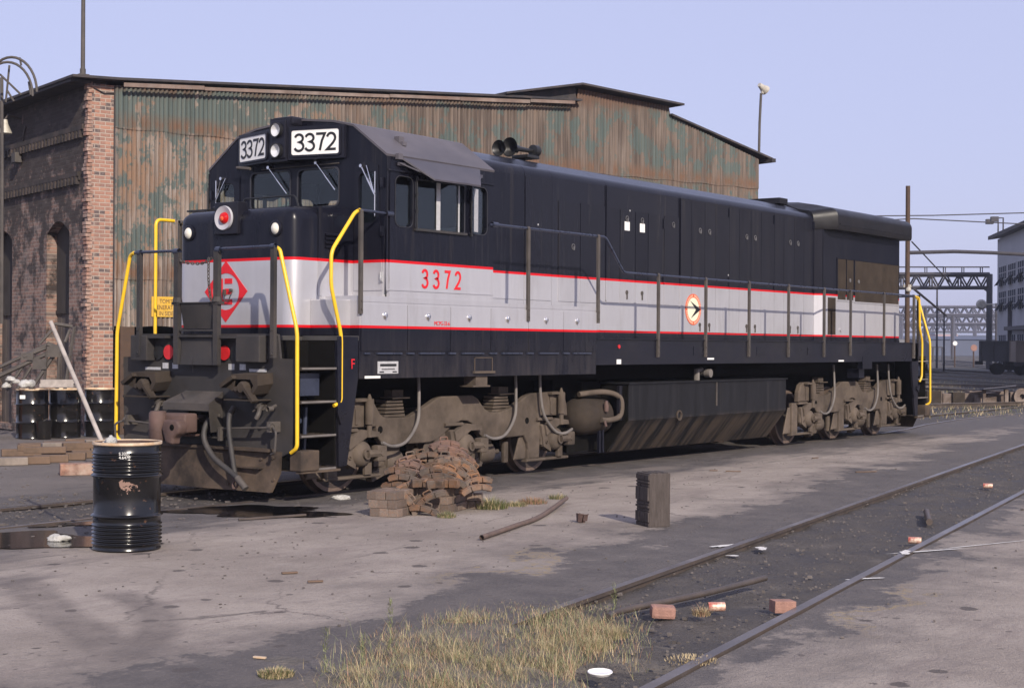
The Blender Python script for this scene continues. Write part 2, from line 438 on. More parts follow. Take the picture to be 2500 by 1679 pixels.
# --- nose
b = B()
v = b.mesh([(.44, -1.02, 1.94), (1.484, -1.02, 1.94), (1.484, 1.02, 1.94), (.44, 1.02, 1.94), (.44, -1.02, 3.48), (1.484, -1.02, 3.545), (1.484, 1.02, 3.545), (.44, 1.02, 3.48)],
           [(0, 1, 2, 3), (4, 7, 6, 5), (0, 4, 5, 1), (3, 2, 6, 7), (0, 3, 7, 4), (1, 5, 6, 2)])
es = [e for e in b.bm.edges if {e.verts[0], e.verts[1]} in ({v[0], v[4]}, {v[3], v[7]}, {v[4], v[7]}, {v[4], v[5]}, {v[7], v[6]})]
bmesh.ops.bevel(b.bm, geom=es, offset=.17, segments=8, affect='EDGES', profile=.5)
NOSE = b.obj('nose', 'livery', LOCO)
for p_ in NOSE.data.polygons: p_.use_smooth = p_.area < .2
NOSE.data.set_sharp_from_angle(angle=R(30))
b = B()
for z in (3.17, 3.12, 3.07, 3.02):
    b.prism([(-.0, z - .018), (-.03, z - .012), (-.03, z), (0, z + .018)], .98, 1.22, 'x', Matrix.Translation((0, -1.02, 0)))
b.obj('louver', 'navy', NOSE)
for s in (-1, 1):
    b = B(); b.box(.74, 1.46, s * 1.42, s * 1.021, 1.94, 2.375, .012); b.box(.86, .93, s * 1.03, s * 1.021, 2.42, 3.5, 0); b.obj('nose_step_box', 'livery', NOSE)
# gyralight box with red lens
b = B(); b.box(.385, .56, -.13, .27, 3.17, 3.565, .012); GB = b.obj('warning_light_box', 'navy', NOSE)
b = B(); b.lathe([(.07, -.002), (.145, -.03), (.15, -.012), (.15, 0)], (.385, .09, 3.37), 'x', 32); b.obj('light_ring', 'silverpaint', GB, False)
b = B(); b.lathe([(0, -.06), (.03, -.055), (.06, -.035), (.072, -.006), (.072, 0)], (.383, .09, 3.37), 'x', 24); b.obj('red_lamp', 'redlens', GB)
b = B(); b.lathe([(.0, -.06), (.02, -.058), (.03, -.05), (.0, -.05)], (.375, .075, 3.36), 'x', 12); b.obj('lamp_filament', 'orange', GB)
for y in (-.74, .78):
    b = B(); b.lathe([(.098, 0), (.098, -.02), (.075, -.03), (.075, -.02)], (.44, y, 3.215), 'x', 24); c = b.obj('class_light', 'navy', NOSE)
    b = B(); b.lathe([(0, -.05), (.03, -.047), (.055, -.035), (.074, -.015)], (.44, y, 3.215), 'x', 24); b.obj('light_lens', 'pearl', c)
# diamond emblem
EY, EZ = .115, 2.475
b = B(); ell = arc(EY, EZ, .235, .225, 0, 360, 40)[:-1]
b.plate([(EY, EZ + .375), (EY + .375, EZ), (EY, EZ - .375), (EY - .375, EZ)], [ell], .434, .4405, 'x')
def rb(y0, y1, z0, z1): b.box(.434, .4405, EY - y0, EY - y1, EZ + z0, EZ + z1)
rb(-.125, -.055, -.16, .16); rb(-.02, .11, .095, .16); rb(-.02, .10, -.035, .035); rb(-.055, .11, -.16, -.095)
b.obj('diamond_emblem', 'redletter', NOSE)
b = B(); b.box(.40, .435, .105, .135, 2.43, 2.50); b.tube(bez([(.42, .12, 2.43), (.40, .10, 2.37), (.40, .03, 2.36), (.40, 0, 2.42), (.43, -.01, 2.47)]), .006, 6); b.lathe([(0, 0), (.02, 0), (.02, -.03), (0, -.03)], (.435, .01, 2.49), 'x', 10); b.obj('nose_lever', 'post', NOSE)
b = B(); b.box(.435, .445, .25, -.35, 2.052, 2.06)
b.obj('nose_seam', 'redletter', NOSE)

# --- cab
X0, X1 = 1.486, 3.635
prof = [(-1.57, 2.42), (-1.57, 4.13), (-1.02, 4.53), (-.68, 4.61), (-.17, 4.665), (.17, 4.665), (.68, 4.61), (1.02, 4.53), (1.57, 4.13), (1.57, 2.42)]
CAB = None
fw = [rrect(.07, .77, 3.575, 4.05, .07), rrect(-.77, -.08, 3.575, 4.04, .07), rrect(-1.41, -1.11, 3.33, 3.95, .09), rrect(1.08, 1.44, 3.33, 3.95, .09)]
b = B(); b.plate([(y, max(z, 1.945)) if z != 2.42 else (y * (.0 + .955), 2.42) for y, z in prof], fw, X0, X0 + .06, 'x')
b.plate(prof, [rrect(.98, 1.42, 3.25, 3.9, .07), rrect(-1.42, -.98, 3.25, 3.9, .07)], X1 - .06, X1, 'x')
b.box(X0, X1, -1.0, 1.0, 1.945, 2.44)
sw = [rrect(1.64, 1.97, 3.29, 3.905, .09), rrect(2.03, 3.0, 3.285, 3.895, .03), rrect(3.14, 3.49, 3.29, 3.905, .09)]
so_ = [(X0 + .0601, 2.42), (X1 - .0601, 2.42), (X1 - .0601, 4.13), (X0 + .0601, 4.13)]
b.plate(so_, sw, -1.57, -1.52, 'y'); b.plate(so_, sw, 1.57, 1.52, 'y')
CAB = b.obj('cab', 'livery', LOCO)
b = B(); b.box(X0 + .08, X1 - .08, -1.5, 1.5, 2.45, 2.47); b.box(X0 + .3, X0 + .75, .1, .6, 2.47, 3.45, .03); b.box(2.9, 3.45, -1.3, -.8, 2.47, 2.95, .05); b.box(3.3, 3.42, -1.3, -.8, 2.95, 3.4, .05)
b.box(2.9, 3.45, .7, 1.2, 2.47, 2.95, .05); b.obj('cab_interior', 'interior', CAB)
# roof skin
b = B(); th = .028; up = [(y * 1.006, z + th) for y, z in prof[1:-1]]; lo = [(y, z + .002) for y, z in prof[1:-1]][::-1]
b.prism(up + lo, X0 - .012, X1 + .012, 'x'); b.box(1.62, 1.70, -1.64, -1.585, 4.10, 4.17); b.box(2.02, 2.12, -1.30, -1.22, 4.36, 4.45); b.box(2.03, 2.10, -1.36, -1.20, 4.33, 4.38)
b.obj('cab_roof', 'roof', CAB)
for s in (-1, 1):
    b = B(); b.box(X0, X1, s * 1.592, s * 1.571, 3.955, 3.975); b.box(X0 + .0, X1, s * 1.578, s * 1.571, 2.50, 2.515); b.box(1.478, 1.50, s * 1.577, s * 1.5705, 2.50, 4.1)
    b.obj('rain_strip', 'navy' if s > 9 else 'livery', CAB)
    # sun visor
    b = B(); A = [(1.74, s * 1.59, 4.135), (3.31, s * 1.59, 4.14), (2.97, s * 1.87, 3.885), (2.04, s * 1.87, 3.88)]
    A2 = [(x, y - s * .004, z - .02) for x, y, z in A]; b.mesh(A + A2, [(0, 1, 2, 3), (7, 6, 5, 4), (0, 4, 5, 1), (1, 5, 6, 2), (2, 6, 7, 3), (3, 7, 4, 0)])
    b.box(1.66, 3.36, s * 1.60, s * 1.58, 4.03, 4.07); b.tube([(1.68, s * 1.6, 4.06), (2.1, s * 1.82, 3.90)], .012, 6); b.tube([(3.34, s * 1.6, 4.06), (2.95, s * 1.83, 3.91)], .012, 6)
    b.obj('sun_visor', 'visor', CAB)
    for w0, wn in zip(sw, ('side_window', 'sliding_window', 'side_window')):
        f = B(); big = [((x - sum(p[0] for p in w0) / len(w0)) * 1.035 + sum(p[0] for p in w0) / len(w0), (z - 3.595) * 1.025 + 3.595) for x, z in w0]
        f.plate(big, [w0], s * 1.571, s * 1.58, 'y'); fr = f.obj(wn, 'frame', CAB)
        g = B(); xs = [p[0] for p in w0]; g.box(min(xs) - .01, max(xs) + .01, s * 1.535, s * 1.541, 3.275, 3.92); g.obj('pane', 'glass', fr)
        if wn == 'sliding_window':
            
            for q0, q1 in ((2.46, 2.535), (2.905, 2.93)): g = B(); g.box(q0, q1, s * 1.556, s * 1.548, 3.29, 3.89); g.obj('sash', 'plate', fr)
            g = B(); g.box(2.0, 3.03, s * 1.61, s * 1.571, 3.255, 3.285); g.obj('arm_rest', 'rubber', fr)
    for x in (2.02, 3.125):
        w_ = B(); w_.tube([(x, s * 1.60, 3.25), (x, s * 1.60, 3.93)], .011, 8)
        for z in (3.27, 3.5, 3.7, 3.9): w_.lathe([(.02, -.02), (.02, .02)], (x, s * 1.60, z), 'z', 8); w_.box(x - .008, x + .008, s * 1.60, s * 1.57, z - .01, z + .01)
        wd = w_.obj('wind_deflector', 'blackpaint', CAB)
        if x > 3: g = B(); g.obox((3.19, s * 1.625, 3.59), (.065, -s * .02, 0), (.0008, s * .0025, 0), (0, 0, .28)); g.obj('deflector_pane', 'plate', wd)
for f0 in fw[:2]:
    f = B(); cy_, cz_ = sum(p[0] for p in f0) / len(f0), 3.8325; f.plate([((y - cy_) * 1.06 + cy_, (z - cz_) * 1.07 + cz_) for y, z in f0], [f0], X0 - .008, X0 - .0005, 'x')
    fr = f.obj('windshield', 'frame', CAB); ys = [p[0] for p in f0]; g = B(); g.box(X0 + .02, X0 + .026, min(ys) - .01, max(ys) + .01, 3.56, 4.07); g.obj('pane', 'glass', fr)
for s, f0 in ((-1, fw[2]), (1, fw[3])):
    ys = [p[0] for p in f0]
    d = B(); d.plate([(min(ys) - .1, 2.50), (max(ys) + .06, 2.50), (max(ys) + .06, 4.03)] + ([(max(ys) - .15, 4.1), (min(ys) - .02, 4.03)] if s < 0 else [(min(ys) - .1, 4.03)]), [f0], X0 - .012, X0 - .0005, 'x')
    dr = d.obj('cab_door', 'livery', CAB)
    g = B(); g.box(X0 + .02, X0 + .026, min(ys) - .01, max(ys) + .01, 3.32, 3.96); g.obj('pane', 'glass', dr)
    for z in (3.81, 3.22, 2.66):
        h = B(); h.box(X0 - .03, X0 - .013, s * 1.50, s * 1.53, z - .06, z + .06); h.lathe([(.012, -.06), (.012, .06)], (X0 - .03, s * 1.50, z), 'z', 8); h.lathe([(.02, -.02), (.0, -.02)], (X0 - .03, s * 1.53, z - .03), 'x', 8)
        h.obj('hinge', 'plate' if z < 3 else 'navy', dr)
# wipers
for y0, y1, z0, z1 in ((-.42, -.74, 4.12, 3.76), (.42, .10, 4.11, 3.76), (-1.18, -1.39, 4.03, 3.67), (1.30, 1.42, 4.02, 3.72)):
    b = B(); b.lathe([(0, -.05), (.022, -.05), (.022, 0)], (X0 - .002, y0, z0), 'x', 10); b.tube([(X0 - .04, y0, z0), (X0 - .03, (y0 + y1) / 2, (z0 + z1) / 2)], .009, 6); b.tube([(X0 - .03, (y0 * .55 + y1 * .45), (z0 * .55 + z1 * .45)), (X0 - .02, y1, z1)], .014, 6)
    if abs(y0) > 1:
        b.tube([(X0 - .03, y0 - .08, z0), (X0 - .025, y1, z1)], .008, 6); b.tube([(X0 - .016, y1, z1 + .28), (X0 - .016, y1, z1 - .27)], .011, 6)
    b.obj('wiper', 'chrome', CAB)
# headlight housing and number boards
b = B(); zt, zb = 4.565, 4.15
for s in (-1, 1):
    b.prism([(1.484, .03 + s * .93), (1.484, .03 + s * .15), (1.25, .03 + s * .15), (1.245, .03 + s * .17), (1.44, .03 + s * .93)], zb, zt, 'z')
b.box(1.24, 1.484, -.12, .18, 4.14, 4.69, .0); b.box(1.22, 1.26, -.10, .16, 4.17, 4.66, .02); b.box(1.30, 1.95, -.14, .20, 4.60, 4.715, .03)
HB = b.obj('headlight_housing', 'navy', CAB)
for z in (4.535, 4.275):
    b = B(); b.lathe([(.095, 0), (.095, -.05), (.083, -.05), (.083, -.01)], (1.22, .03, z), 'x', 24); hl = b.obj('headlight', 'blackpaint', HB)
    g = B(); g.lathe([(0, .012), (.04, .004), (.083, -.022)], (1.205, .03, z), 'x', 24); g.obj('reflector', 'lens', hl)
    g = B(); g.lathe([(.083, -.028), (.05, -.04), (0, -.044)], (1.205, .03, z), 'x', 24); g.obj('lens', 'clearglass', hl)
for s in (-1, 1):
    a = Vector((1.245, .03 + s * .17, 0)); c = Vector((1.44, .03 + s * .93, 0)); u = (c - a).normalized(); nr = Vector((0, 0, 1)).cross(u)
    if nr.x > 0: nr = -nr
    ul = u if s < 0 else -u
    st = (a if s < 0 else c) + nr * .002 + Vector((0, 0, 0))
    wd_ = (c - a).length; org = st + ul * .05
    b = B(); F = Matrix((ul, Vector((0, 0, 1)), nr)).transposed().to_4x4(); F.translation = org
    b.prism(rrect(0, wd_ - .11, 4.205, 4.515, .03), 0, .012, 'z', F); nb = b.obj('number_board', 'white', HB)
    b = B(); b.plate(rrect(-.025, wd_ - .085, 4.18, 4.54, .04), [rrect(0, wd_ - .11, 4.205, 4.515, .03)], 0, .02, 'z')
    b.bm.transform(F); b.obj('board_frame', 'navy', nb)
    b = B(); number(b, '3372', org + ul * .045 + nr * .0125 + Vector((0, 0, 4.252)), ul, Zv, nr, .215, .031, .152, .98); b.obj('board_number', 'blackpaint', nb)
b = B(); b.tube([(1.46, -.8, 4.09), (1.45, .55, 4.09)], .008, 6); b.tube([(1.35, .9, 4.13), (1.35, .65, 4.10)], .02, 6); b.obj('wiper_pipe', 'post', CAB)
# cab side number
b = B(); number(b, '3372', (2.16, -1.5712, 2.555), X, Zv, NY, .225, .034, .222, .80); b.obj('cab_number', 'redletter', CAB)
# mirror and grab rail in front of the windshield
b = B(); b.obox((1.36, 1.60, 3.60), (0, .20, 0), (.06, 0, 0), (0, 0, .012)); b.tube([(1.49, 1.5, 3.6), (1.36, 1.6, 3.6)], .01, 6); b.tube([(1.36, 1.45, 3.6), (1.36, 1.45, 3.9)], .012, 6); b.tube([(1.36, 1.5, 3.35), (1.36, 1.5, 3.6)], .01, 6); b.obj('cab_mirror', 'blackpaint', CAB)
b = B(); b.tube(fillet([(.95, .35, 3.5), (.95, .35, 3.66), (.95, -.55, 3.66), (.95, -.62, 3.50)], .05), .011, 8); b.tube([(.95, .1, 3.5), (.95, .1, 3.66)], .009, 6); b.tube([(1.0, .55, 3.58), (1.0, .95, 3.58)], .02, 8); b.obj('nose_grab_iron', 'blackpaint', NOSE)

# --- long hood
def hprof(hw, ze, zr, r):
    "half section: side, eave curve, crowned roof"
    pts = [(-hw, ZD)] + [(-hw + r - r * math.cos(R(t)), ze + (r * .78) * math.sin(R(t))) for t in range(0, 91, 10)]
    top = pts[-1]; n = 8
    for k in range(1, n): y = top[0] * (1 - k / (n / 2)); pts.append((y, top[1] + (zr - top[1]) * (1 - (y / top[0]) ** 2)))
    return pts + [(-y, z) for y, z in pts[:11]][::-1]
b = B(); pr = hprof(HW - .008, 4.31, 4.66, .19)
for x0, x1 in ((3.637, 5.268), (5.276, 5.962), (5.97, 7.425), (7.433, 9.70), (9.708, 11.45), (11.458, 13.2), (13.208, 14.90)): b.prism(pr, x0, x1, 'x')
HOOD = b.obj('long_hood', 'hoodlivery', LOCO)
for p_ in HOOD.data.polygons: p_.use_smooth = abs(p_.normal.x) < .5 and abs(p_.normal.z) > .1
HOOD.data.set_sharp_from_angle(angle=R(35))
def door(x0, x1, z0, z1, s, kind='hood_door', kz=None, kx=None, sticker=False, low=None, hinge=None):
    d = B(); d.box(x0 + .005, x1 - .005, s * (HW - .008), s * (HW + .002), z0, z1); o = d.obj(kind, 'hoodlivery', HOOD)
    if kz:
        k = B(); xx = kx if kx else (x0 + x1) / 2
        k.lathe([(.045, 0), (.045, s * .006), (.035, s * .006), (.035, 0)], (xx, s * (HW + .002), kz), 'y', 16); k.box(xx - .006, xx + .02, s * (HW + .02), s * (HW + .002), kz - .05, kz + .005); k.obj('door_latch', 'latch', o)
    if low:
        k = B(); xx = kx if kx else (x0 + x1) / 2
        k.lathe([(0, s * .01), (.036, s * .01), (.036, 0)], (xx, s * (HW + .002), low), 'y', 14); k.box(xx - .008, xx + .008, s * (HW + .02), s * (HW + .002), low - .11, low); k.obj('door_handle', 'post', o)
    if sticker:
        k = B(); xx = kx; k.box(xx - .075, xx + .075, s * (HW + .006), s * (HW + .003), kz - .19, kz - .05); k.obj('sticker', 'white', o)
    if hinge:
        for z in hinge: k = B(); k.box(x1 - .03, x1 + .025, s * (HW + .018), s * (HW + .002), z - .08, z + .08); k.obj('hinge', 'hoodlivery', o)
for s in (-1, 1):
    door(3.70, 5.26, 2.50, 4.28, s); door(5.285, 5.955, 2.5, 4.28, s, 'hood_panel')
    door(6.13, 6.705, 2.5, 3.99, s, kz=3.33, kx=6.52); door(6.715, 7.42, 2.5, 4.0, s)
    door(7.27, 8.70, 2.07, 2.48, s, 'access_hatch')
    for x0, x1, kx, stk in ((7.44, 7.83, None, 0), (7.84, 8.285, 8.04, 1), (8.295, 8.68, 8.5, 1), (8.69, 9.185, None, 0), (9.195, 9.69, 9.49, 0)):
        door(x0, x1, 2.52, 3.985, s, kz=3.86 if kx else None, kx=kx, sticker=bool(stk), low=2.69 if stk else None, hinge=(3.85, 2.95) if x1 == 9.185 else None)
    xs = [9.72, 10.10, 10.56, 10.94, 11.44, 11.81, 12.26, 12.66, 13.19, 13.58, 14.02, 14.44, 14.86]
    for i in range(12):
        k = i % 4
        door(xs[i], xs[i + 1], 2.08, 4.31, s, kz=3.82 if k in (1, 2) else None, kx=xs[i + 1] - .17 if k == 1 else xs[i] + .16, low=2.21 if k in (1, 2) else None, hinge=(4.2, 2.98) if k == 3 else None)
    b = B(); b.box(9.705, 9.735, s * (HW + .02), s * HW, 3.05, 4.32); b.box(7.42, 7.44, s * (HW + .015), s * HW, 2.55, 4.33); b.box(3.66, 15.0, s * (HW + .004), s * (HW - .004), 1.945, 2.0)
    b.obj('hood_strip', 'hoodlivery', HOOD)
b = B()
for (x, z) in ((8.12, 3.99), (4.0, 3.2), (11.4, 3.1), (5.6, 3.6)): b.box(x - .012, x + .012, -HW - .008, -HW, z - .012, z + .012)
b.obj('bolt_head', 'plate', HOOD)
# round emblem
EX, EZ2 = 10.16, 2.468
b = B(); b.lathe([(0, -.0055), (.205, -.0055), (.205, 0)], (EX, -HW - .0025, EZ2), 'y', 40); EM = b.obj('round_emblem', 'cream', HOOD)
b = B(); b.stroke(arc(EX, EZ2, .232, .232, 0, 360, 48)[:-1], .062, (0, -HW - .0025, 0), X, Zv, NY, .007, True); b.obj('emblem_ring', 'orange', EM)
b = B()
for k in range(48):
    a = R(k * 7.5)
    if k in (12, 36, 0, 24): continue
    b.obox((EX + .232 * math.cos(a), -HW - .0102, EZ2 + .232 * math.sin(a)), (.006 * math.sin(a), 0, -.006 * math.cos(a)), (0, .0007, 0), (.015 * math.cos(a), 0, .015 * math.sin(a)))
b.obj('ring_lettering', 'cream', EM)
b = B()
b.prism([(EX + .25, EZ2), (EX - .11, EZ2 + .145), (EX + .06, EZ2 + .02), (EX + .08, EZ2 - .005), (EX + .06, EZ2 - .03), (EX - .08, EZ2 - .15), (EX + .18, EZ2 - .03)], -HW - .0115, -HW - .0085, 'y'); b.obj('arrow', 'navy', EM)
# air horn on the hood roof
b = B()
def bell(x, y, z, L_, r):
    b.lathe([(r, 0), (r * .93, .012), (r * .72, .05), (r * .45, .12), (r * .27, .25), (r * .2, L_), (0, L_)], (x, y, z), 'x', 24); b.lathe([(r * .9, .004), (r * .6, .05), (r * .35, .14), (0, .2)], (x, y, z), 'x', 24)
bell(5.93, -.13, 4.82, .58, .148); bell(5.87, .03, 4.81, .48, .125)
b.box(6.30, 6.62, -.2, .1, 4.70, 4.75, .01); b.box(6.40, 6.46, -.05, .05, 4.6, 4.72); b.lathe([(0, -.06), (.09, -.06), (.09, .05), (.05, .07), (0, .07)], (6.58, -.14, 4.83), 'x', 16); b.tube([(6.45, 0, 4.64), (6.45, 0, 4.72)], .03, 8)
b.obj('air_horn', 'blackpaint', HOOD)

# --- radiator section
b = B(); RW = 1.02
b.prism([(14.9, -HW), (15.02, -RW), (18.87, -RW), (18.87, RW), (15.02, RW), (14.9, HW)], ZD + .002, 4.2, 'z')
RAD = b.obj('radiator_body', 'hoodlivery', LOCO)
b = B()
cw = []
def wingprof(wd):
    half = [(-wd + .02, 4.14), (-wd, 4.19), (-wd, 4.40)] + [(-wd + .2 - .2 * math.cos(R(t)), 4.40 + .2 * math.sin(R(t)) * .85) for t in range(15, 91, 15)]
    pts = half + [(-.8, 4.64), (-.4, 4.71), (0, 4.73), (.4, 4.71), (.8, 4.64)] + [(-y, z) for y, z in half[::-1]]
    return pts
b.prism(wingprof(1.25), 15.22, 18.99, 'x')
pa, pb = wingprof(1.25), [(y * .72, min(z, 4.6 if abs(y) > .5 else z) - (.06 if z > 4.3 else 0)) for y, z in wingprof(1.25)]
n = len(pa); b.mesh([(15.22, y, z) for y, z in pa] + [(14.86, y, z) for y, z in pb], [(i, (i + 1) % n, n + (i + 1) % n, n + i) for i in range(n)] + [tuple(range(n, 2 * n))])
b.box(15.3, 18.9, -1.262, -1.25, 4.24, 4.265); b.box(14.4, 14.75, -.4, .4, 4.63, 4.74)
RR = b.obj('radiator_roof', 'radiator', RAD)
for p_ in RR.data.polygons: p_.use_smooth = abs(p_.normal.x) < .4 and p_.normal.z > .1
RR.data.set_sharp_from_angle(angle=R(30))
for s in (-1, 1):
    for x0, x1, z0, z1 in ((15.70, 16.10, 2.79, 3.60), (16.13, 16.47, 2.79, 3.60), (16.53, 18.82, 2.77, 3.60), (15.24, 15.62, 2.09, 2.82)):
        g = B(); g.box(x0, x1, s * (RW + .006), s * RW, z0, z1)
        gr = g.obj('grille', 'grille', RAD)
        f = B(); f.plate([(x0 - .02, z0 - .025), (x1 + .02, z0 - .025), (x1 + .02, z1 + .02), (x0 - .02, z1 + .02)], [[(x0, z0), (x1, z0), (x1, z1), (x0, z1)]], s * RW, s * (RW + .014), 'y')
        f.obj('grille_frame', 'hoodlivery', gr)
        f = B()
        for k in range(int((x1 - x0) / .045)): f.box(x0 + .02 + k * .045, x0 + .034 + k * .045, s * (RW + .010), s * (RW + .006), z0 + .01, z1 - .01)
        f.obj('grille_bars', 'dustdark', gr)
    b = B(); b.lathe([(0, s * .012), (.04, s * .012), (.04, 0)], (16.3, s * (RW + .006), 3.19), 'y', 12); b.lathe([(0, s * .012), (.04, s * .012), (.04, 0)], (16.72, s * (RW + .006), 3.18), 'y', 12); b.obj('grille_latch', 'latch', RAD)
    b = B(); b.box(15.02, 15.05, s * (RW + .012), s * RW, 2.0, 4.14); b.box(15.02, 18.88, s * (RW + .008), s * RW, ZD + .006, 2.0); b.lathe([(0, s * .02), (.035, s * .02), (.035, 0)], (15.86, s * RW, 2.19), 'y', 12); b.obj('corner_strip', 'hoodlivery', RAD)

# --- handrails
def rail_pts(s): return fillet([(1.03, s * 1.55, 3.44), (1.58, s * 1.55, 3.43), (1.60, s * 1.57, 3.43)], .01), fillet([(3.55, s * 1.575, 3.43), (3.7, s * 1.575, 3.44), (6.37, s * 1.575, 3.44), (6.88, s * 1.575, 2.94), (18.28, s * 1.575, 2.93)], .07)
for s in (-1, 1):
    a, c = rail_pts(s)
    b = B(); b.tube(a, .017, 8); b.tube(c, .019, 8); b.lathe([(.035, -.06), (.035, .06)], (1.54, s * 1.56, 3.43), 'x', 10); b.lathe([(.035, -.06), (.035, .06)], (3.66, s * 1.575, 3.44), 'x', 10)
    b.obj('handrail', 'rail', LOCO)
    for x, z0, z1 in ((1.0, 2.20, 3.42), (4.41, 2.17, 3.44), (6.16, 2.17, 3.44), (7.87, 1.67, 2.945), (9.37, 1.67, 2.94), (10.88, 1.67, 2.94), (12.39, 1.66, 2.94), (13.88, 1.66, 2.93), (15.07, 1.68, 2.93), (16.70, 1.68, 2.93), (18.28, 1.62, 2.93)):
        b = B(); hx = .026 if x < 18 else .042
        b.box(x - hx, x + hx, s * 1.606, s * 1.598, z0, z1 - .01); b.box(x - hx, x - hx + .009, s * 1.598, s * 1.572, z0, z1 - .02); b.box(x + hx - .009, x + hx, s * 1.598, s * 1.572, z0, z1 - .02)
        b.lathe([(.028, -.03), (.028, .03)], (x, s * 1.575, z1), 'x', 10)
        for z in (z0 + .06, z0 + .16): b.lathe([(0, s * .012), (.012, s * .012), (.012, 0)], (x, s * 1.606, z), 'y', 8)
        b.obj('stanchion', 'post', LOCO)
def yellow(pts, r=.023): b = B(); b.tube(fillet(pts, .09, 6), r, 10); b.obj('yellow_grab_rail', 'yellow', LOCO)
for s in (-1, 1):
    yellow([(1.02, s * 1.55, 3.44), (.93, s * 1.55, 3.40), (.53, s * 1.55, 2.92), (.53, s * 1.55, 2.52), (.71, s * 1.55, 1.94), (.71, s * 1.55, 1.16), (.60, s * 1.54, 1.12)] if s < 0 else [(.86, 1.55, 3.43), (.56, 1.55, 3.43), (.56, 1.55, 1.96), (.60, 1.55, 1.2)])
    yellow([(-.08, s * 1.20, 2.955), (-.06, s * 1.30, 2.93), (-.04, s * 1.565, 1.98), (-.04, s * 1.575, .66), (-.03, s * 1.47, .60)])
    # rear end
    yellow([(18.30, s * 1.57, 2.93), (18.62, s * 1.57, 2.90), (18.66, s * 1.57, 2.25), (18.80, s * 1.57, 1.98), (18.78, s * 1.57, 1.22), (18.70, s * 1.55, 1.12)])
    yellow([(19.24, s * 1.20, 2.955), (19.24, s * 1.30, 2.90), (19.26, s * 1.565, 1.98), (19.26, s * 1.575, .66), (19.2, s * 1.47, .60)])
# end rails (front, rear)
for xe, sg in ((-.13, 1), (19.33, -1)):
    for s in (-1, 1):
        yo, yi = (1.27, .37) if s < 0 else (1.04, .36)
        b = B(); b.tube([(xe, s * yo, 2.955), (xe, s * yi, 2.95)], .018, 8); b.tube([(xe, s * yo, 2.955), (xe + sg * .06, s * 1.22, 2.955)], .018, 8); b.lathe([(.04, -.04), (.04, .04)], (xe, s * yi, 2.94), 'y', 10); b.lathe([(.035, -.03), (.035, .03)], (xe, s * yo, 2.95), 'y', 10); b.obj('end_rail', 'rail', LOCO)
        b = B(); y0 = s * yo; b.box(xe - .02, xe - .012, y0 - .03, y0 + .03, 1.68, 2.95); b.box(xe - .012, xe + .03, y0 - .03, y0 - .022, 1.68, 2.94); b.box(xe - .012, xe + .03, y0 + .022, y0 + .03, 1.68, 2.94)
        for z in (1.72, 2.0): b.lathe([(0, -.012), (.014, -.012), (.014, 0)], (xe - .02, y0, z), 'x', 8)
        b.obj('end_stanchion', 'frontblack', LOCO)
        b = B(); y0 = s * .345; b.box(xe - .03, xe + .03, y0 - .038, y0 + .038, 1.585, 2.93); b.lathe([(.06, -.03), (.05, .03)], (xe, y0, 2.36), 'z', 8); b.box(xe - .035, xe + .05, y0 - s * .05, y0 + s * .07, 2.30, 2.335); b.obj('gate_post', 'frontblack', LOCO)
    b = B()
    b.obox((xe + sg * .03, 0, 2.17), (0, .29, 0), (.007, 0, .0), (-sg * .03, 0, .155)); b.box(xe - .02, xe + sg * .12, -.30, .30, 2.318, 2.33); b.box(xe - .015, xe + .05, -.29, .29, 1.985, 2.005); b.obj('gate_panel', 'frontblack', LOCO)
    b = B(); b.obox((xe + sg * .02, 0, 1.75), (0, .29, 0), (.007, 0, 0), (sg * .02, 0, .165)); b.box(xe - .02, xe + .03, -.29, .29, 1.915, 1.94)
    b.obj('drop_step', 'frontblack', LOCO); b = B()
    b.prism([(1.62, -.0), (1.52, .04), (1.50, .14), (1.56, .14), (1.70, .02)], -.40, -.36, 'y', Matrix(((0, sg, 0, xe - .02), (0, 1, 0, 0), (1, 0, 0, 0), (0, 0, 0, 1))))
    b.obj('step_hook', 'post', LOCO)
# chain across the front gate
def chain(pts, name, par, lk=.045):
    P = bez(pts, 24); b = B(); d = 0; last = P[0]; flip = 0; acc = []
    for p in P[1:]:
        d += (p - last).length
        if d >= lk * .8: acc.append(((last + p) / 2, (p - last).normalized())); d = 0
        last = p
    for i, (c, t) in enumerate(acc):
        u = Vector((1, 0, 0)) if i % 2 else t.cross(Vector((1, 0, 0))).normalized()
        ring = [c + t * (lk * .62 * math.cos(R(k * 45))) + u * (lk * .33 * math.sin(R(k * 45))) for k in range(9)]
        b.tube(ring, .0065, 5, False)
    return b.obj(name, 'post', par)
chain([(-.14, .34, 2.84), (-.14, .15, 2.80), (-.14, -.1, 2.79), (-.14, -.28, 2.85)], 'gate_chain', LOCO)
chain([(-.17, -.24, 2.86), (-.175, -.245, 2.6), (-.17, -.27, 2.4), (-.17, -.29, 2.33)], 'gate_chain', LOCO)

